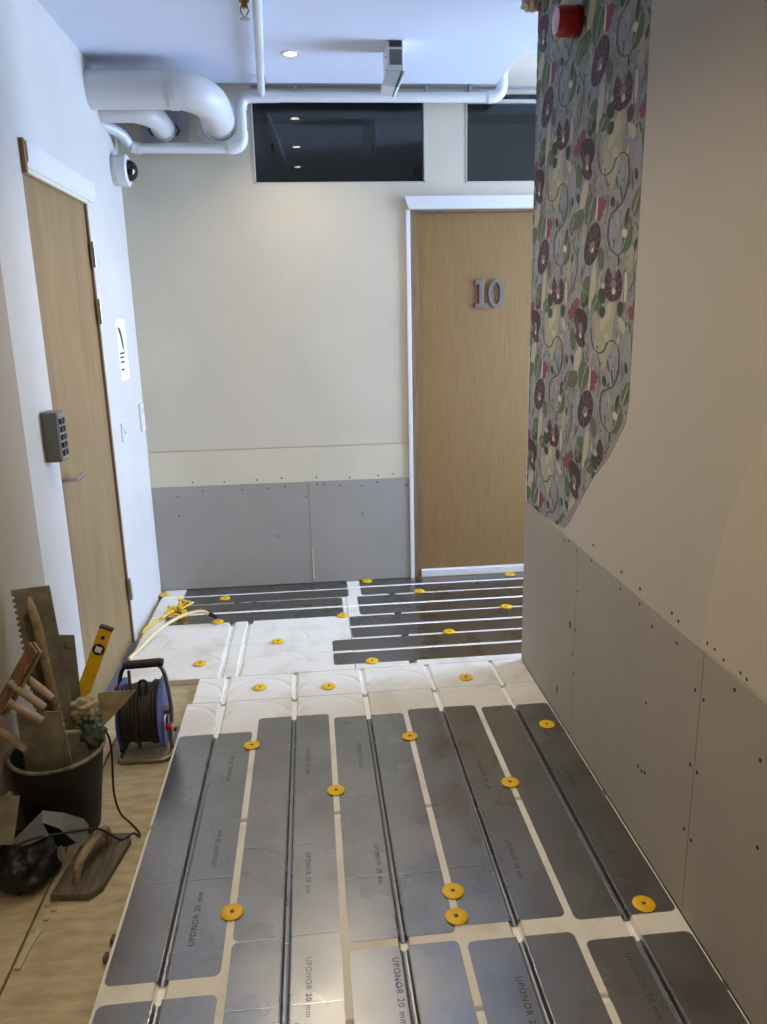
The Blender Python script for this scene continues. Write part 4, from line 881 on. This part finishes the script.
# grey-blue foil sheet over it
fo = empty('foil_sheet', (-.39, 2.03, .12), 'creased grey-blue foil sheet lying on the black bag', 'foil')
m = MB(); vs = [(-.505,1.985,.105),(-.455,2.00,.150),(-.40,2.02,.198),(-.345,2.03,.178),(-.300,2.05,.140),(-.288,2.05,.118),(-.296,2.03,.062),(-.318,2.02,.080),(-.355,2.005,.145),(-.398,2.0,.172),(-.378,1.985,.140),(-.44,1.98,.115)]
m.add(vs+[(v[0],v[1]+.0015,v[2]-.0015) for v in vs], [(0,1,11),(1,2,9),(1,9,10,11),(2,3,8,9),(3,4,7,8),(4,5,6,7)]+[tuple(12+i for i in f)[::-1] for f in [(0,1,11),(1,2,9),(1,9,10,11),(2,3,8,9),(3,4,7,8),(4,5,6,7)]])
part(m, 'sheet', MT['foil'], fo)
part(MB().add([(-.362,1.985,.095),(-.345,1.98,.108),(-.335,1.98,.07),(-.35,1.978,.05),(-.362,1.98,.066)], [(0,1,2,3,4)]), 'scrap', MT['foil'], fo)
# steel blade tool lying on the bag at left edge
t7 = empty('flat_trowel', (-.46, 1.95, .2), 'flat steel blade lying at the left edge above the black bag', 'trowel')
part(MB().prism([(0,0),(.085,-.003),(.058,-.140),(-.02,-.132)], (-.510,1.950,.300), (1,.0,0), (0,.18,1), .003), 'blade', MT['tool_steel'], t7)
part(MB().tube([(-.49,1.99,.24),(-.49,2.03,.25),(-.49,2.06,.20)], .011, 8), 'handle', MT['tool_wood'], t7, smooth=60)
# wooden float
wf = empty('wooden_float', (-.285, 2.03, ZF), 'dark wooden plasterer float lying on the plywood', 'float')
m = MB(); b0 = [(-.372,1.912),(-.262,1.902),(-.232,1.935),(-.196,2.135),(-.205,2.165),(-.338,2.178)]
m.prism(b0, (0,0,ZF+.001), (1,0,0), (0,1,0), .022); part(m, 'board', MT['float_wood'], wf, bevel=.003)
part(MB().tube(bez([(-.308,1.958,-.002),(-.306,1.965,.03),(-.297,1.985,.056),(-.283,2.03,.064),(-.266,2.09,.062),(-.258,2.115,.045),(-.257,2.12,-.002)], 6), [.011]*6+[.013]*24+[.011]*7, 10), 'handle', MT['tool_wood'], wf, smooth=60)
# black cord hanging from the bucket
cc = MB().tube(bez([(-.30,2.24,.31),(-.262,2.235,.315),(-.252,2.235,.25),(-.262,2.24,.10),(-.25,2.24,.02),(-.215,2.23,ZF+.006),(-.185,2.19,ZF+.004),(-.178,2.165,ZF+.004),(-.192,2.15,.004),(-.225,2.125,.004),(-.262,2.07,.085),(-.31,2.03,.115),(-.37,2.0,.13),(-.42,1.975,.14),(-.47,1.955,.13)], 8), .0034, 7).build('black_cord', MT['cord'], smooth=60)
tag(cc, 'thin black cord looping from the bucket over the wooden float', 'cord')
# wood splinter and crumbs on the plywood
ws = MB().prism([(0,0),(.016,-.002),(.019,.09),(.028,.125),(.012,.135),(.006,.1)], (-.388,1.678,ZF+.0005), (1,-.03,0), (.03,1,0), .006).build('wood_splinter', MT['rag'])
tag(ws, 'pale wood splinter beside the plywood joint', 'splinter')
for k, (x, y, w) in enumerate([(-.362,1.845,'middle one beside the joint'),(-.375,1.90,'far one near the wooden float'),(-.352,1.878,'right one beyond the splinter')]):
    o = lump('plaster_crumb', 'small pale plaster crumb on the plywood, '+w, 'crumb', (x,y,ZF+.003), (.008,.006,.004), MT['rag'], 20+k, 2); o['group'] = 'plaster crumbs by the joint'
for k, (x, y, w) in enumerate([(-.149,1.74,'farther'),(-.152,1.68,'nearer')]):
    o = lump('dirt_clump', 'dark dirt clump at the edge of the leftmost plate, %s one' % w, 'dirt', (x-.008,y,ZF+.012), (.007,.014,.007), MT['float_wood'], 30+k, 3); o['group'] = 'dirt clumps on the board edge'
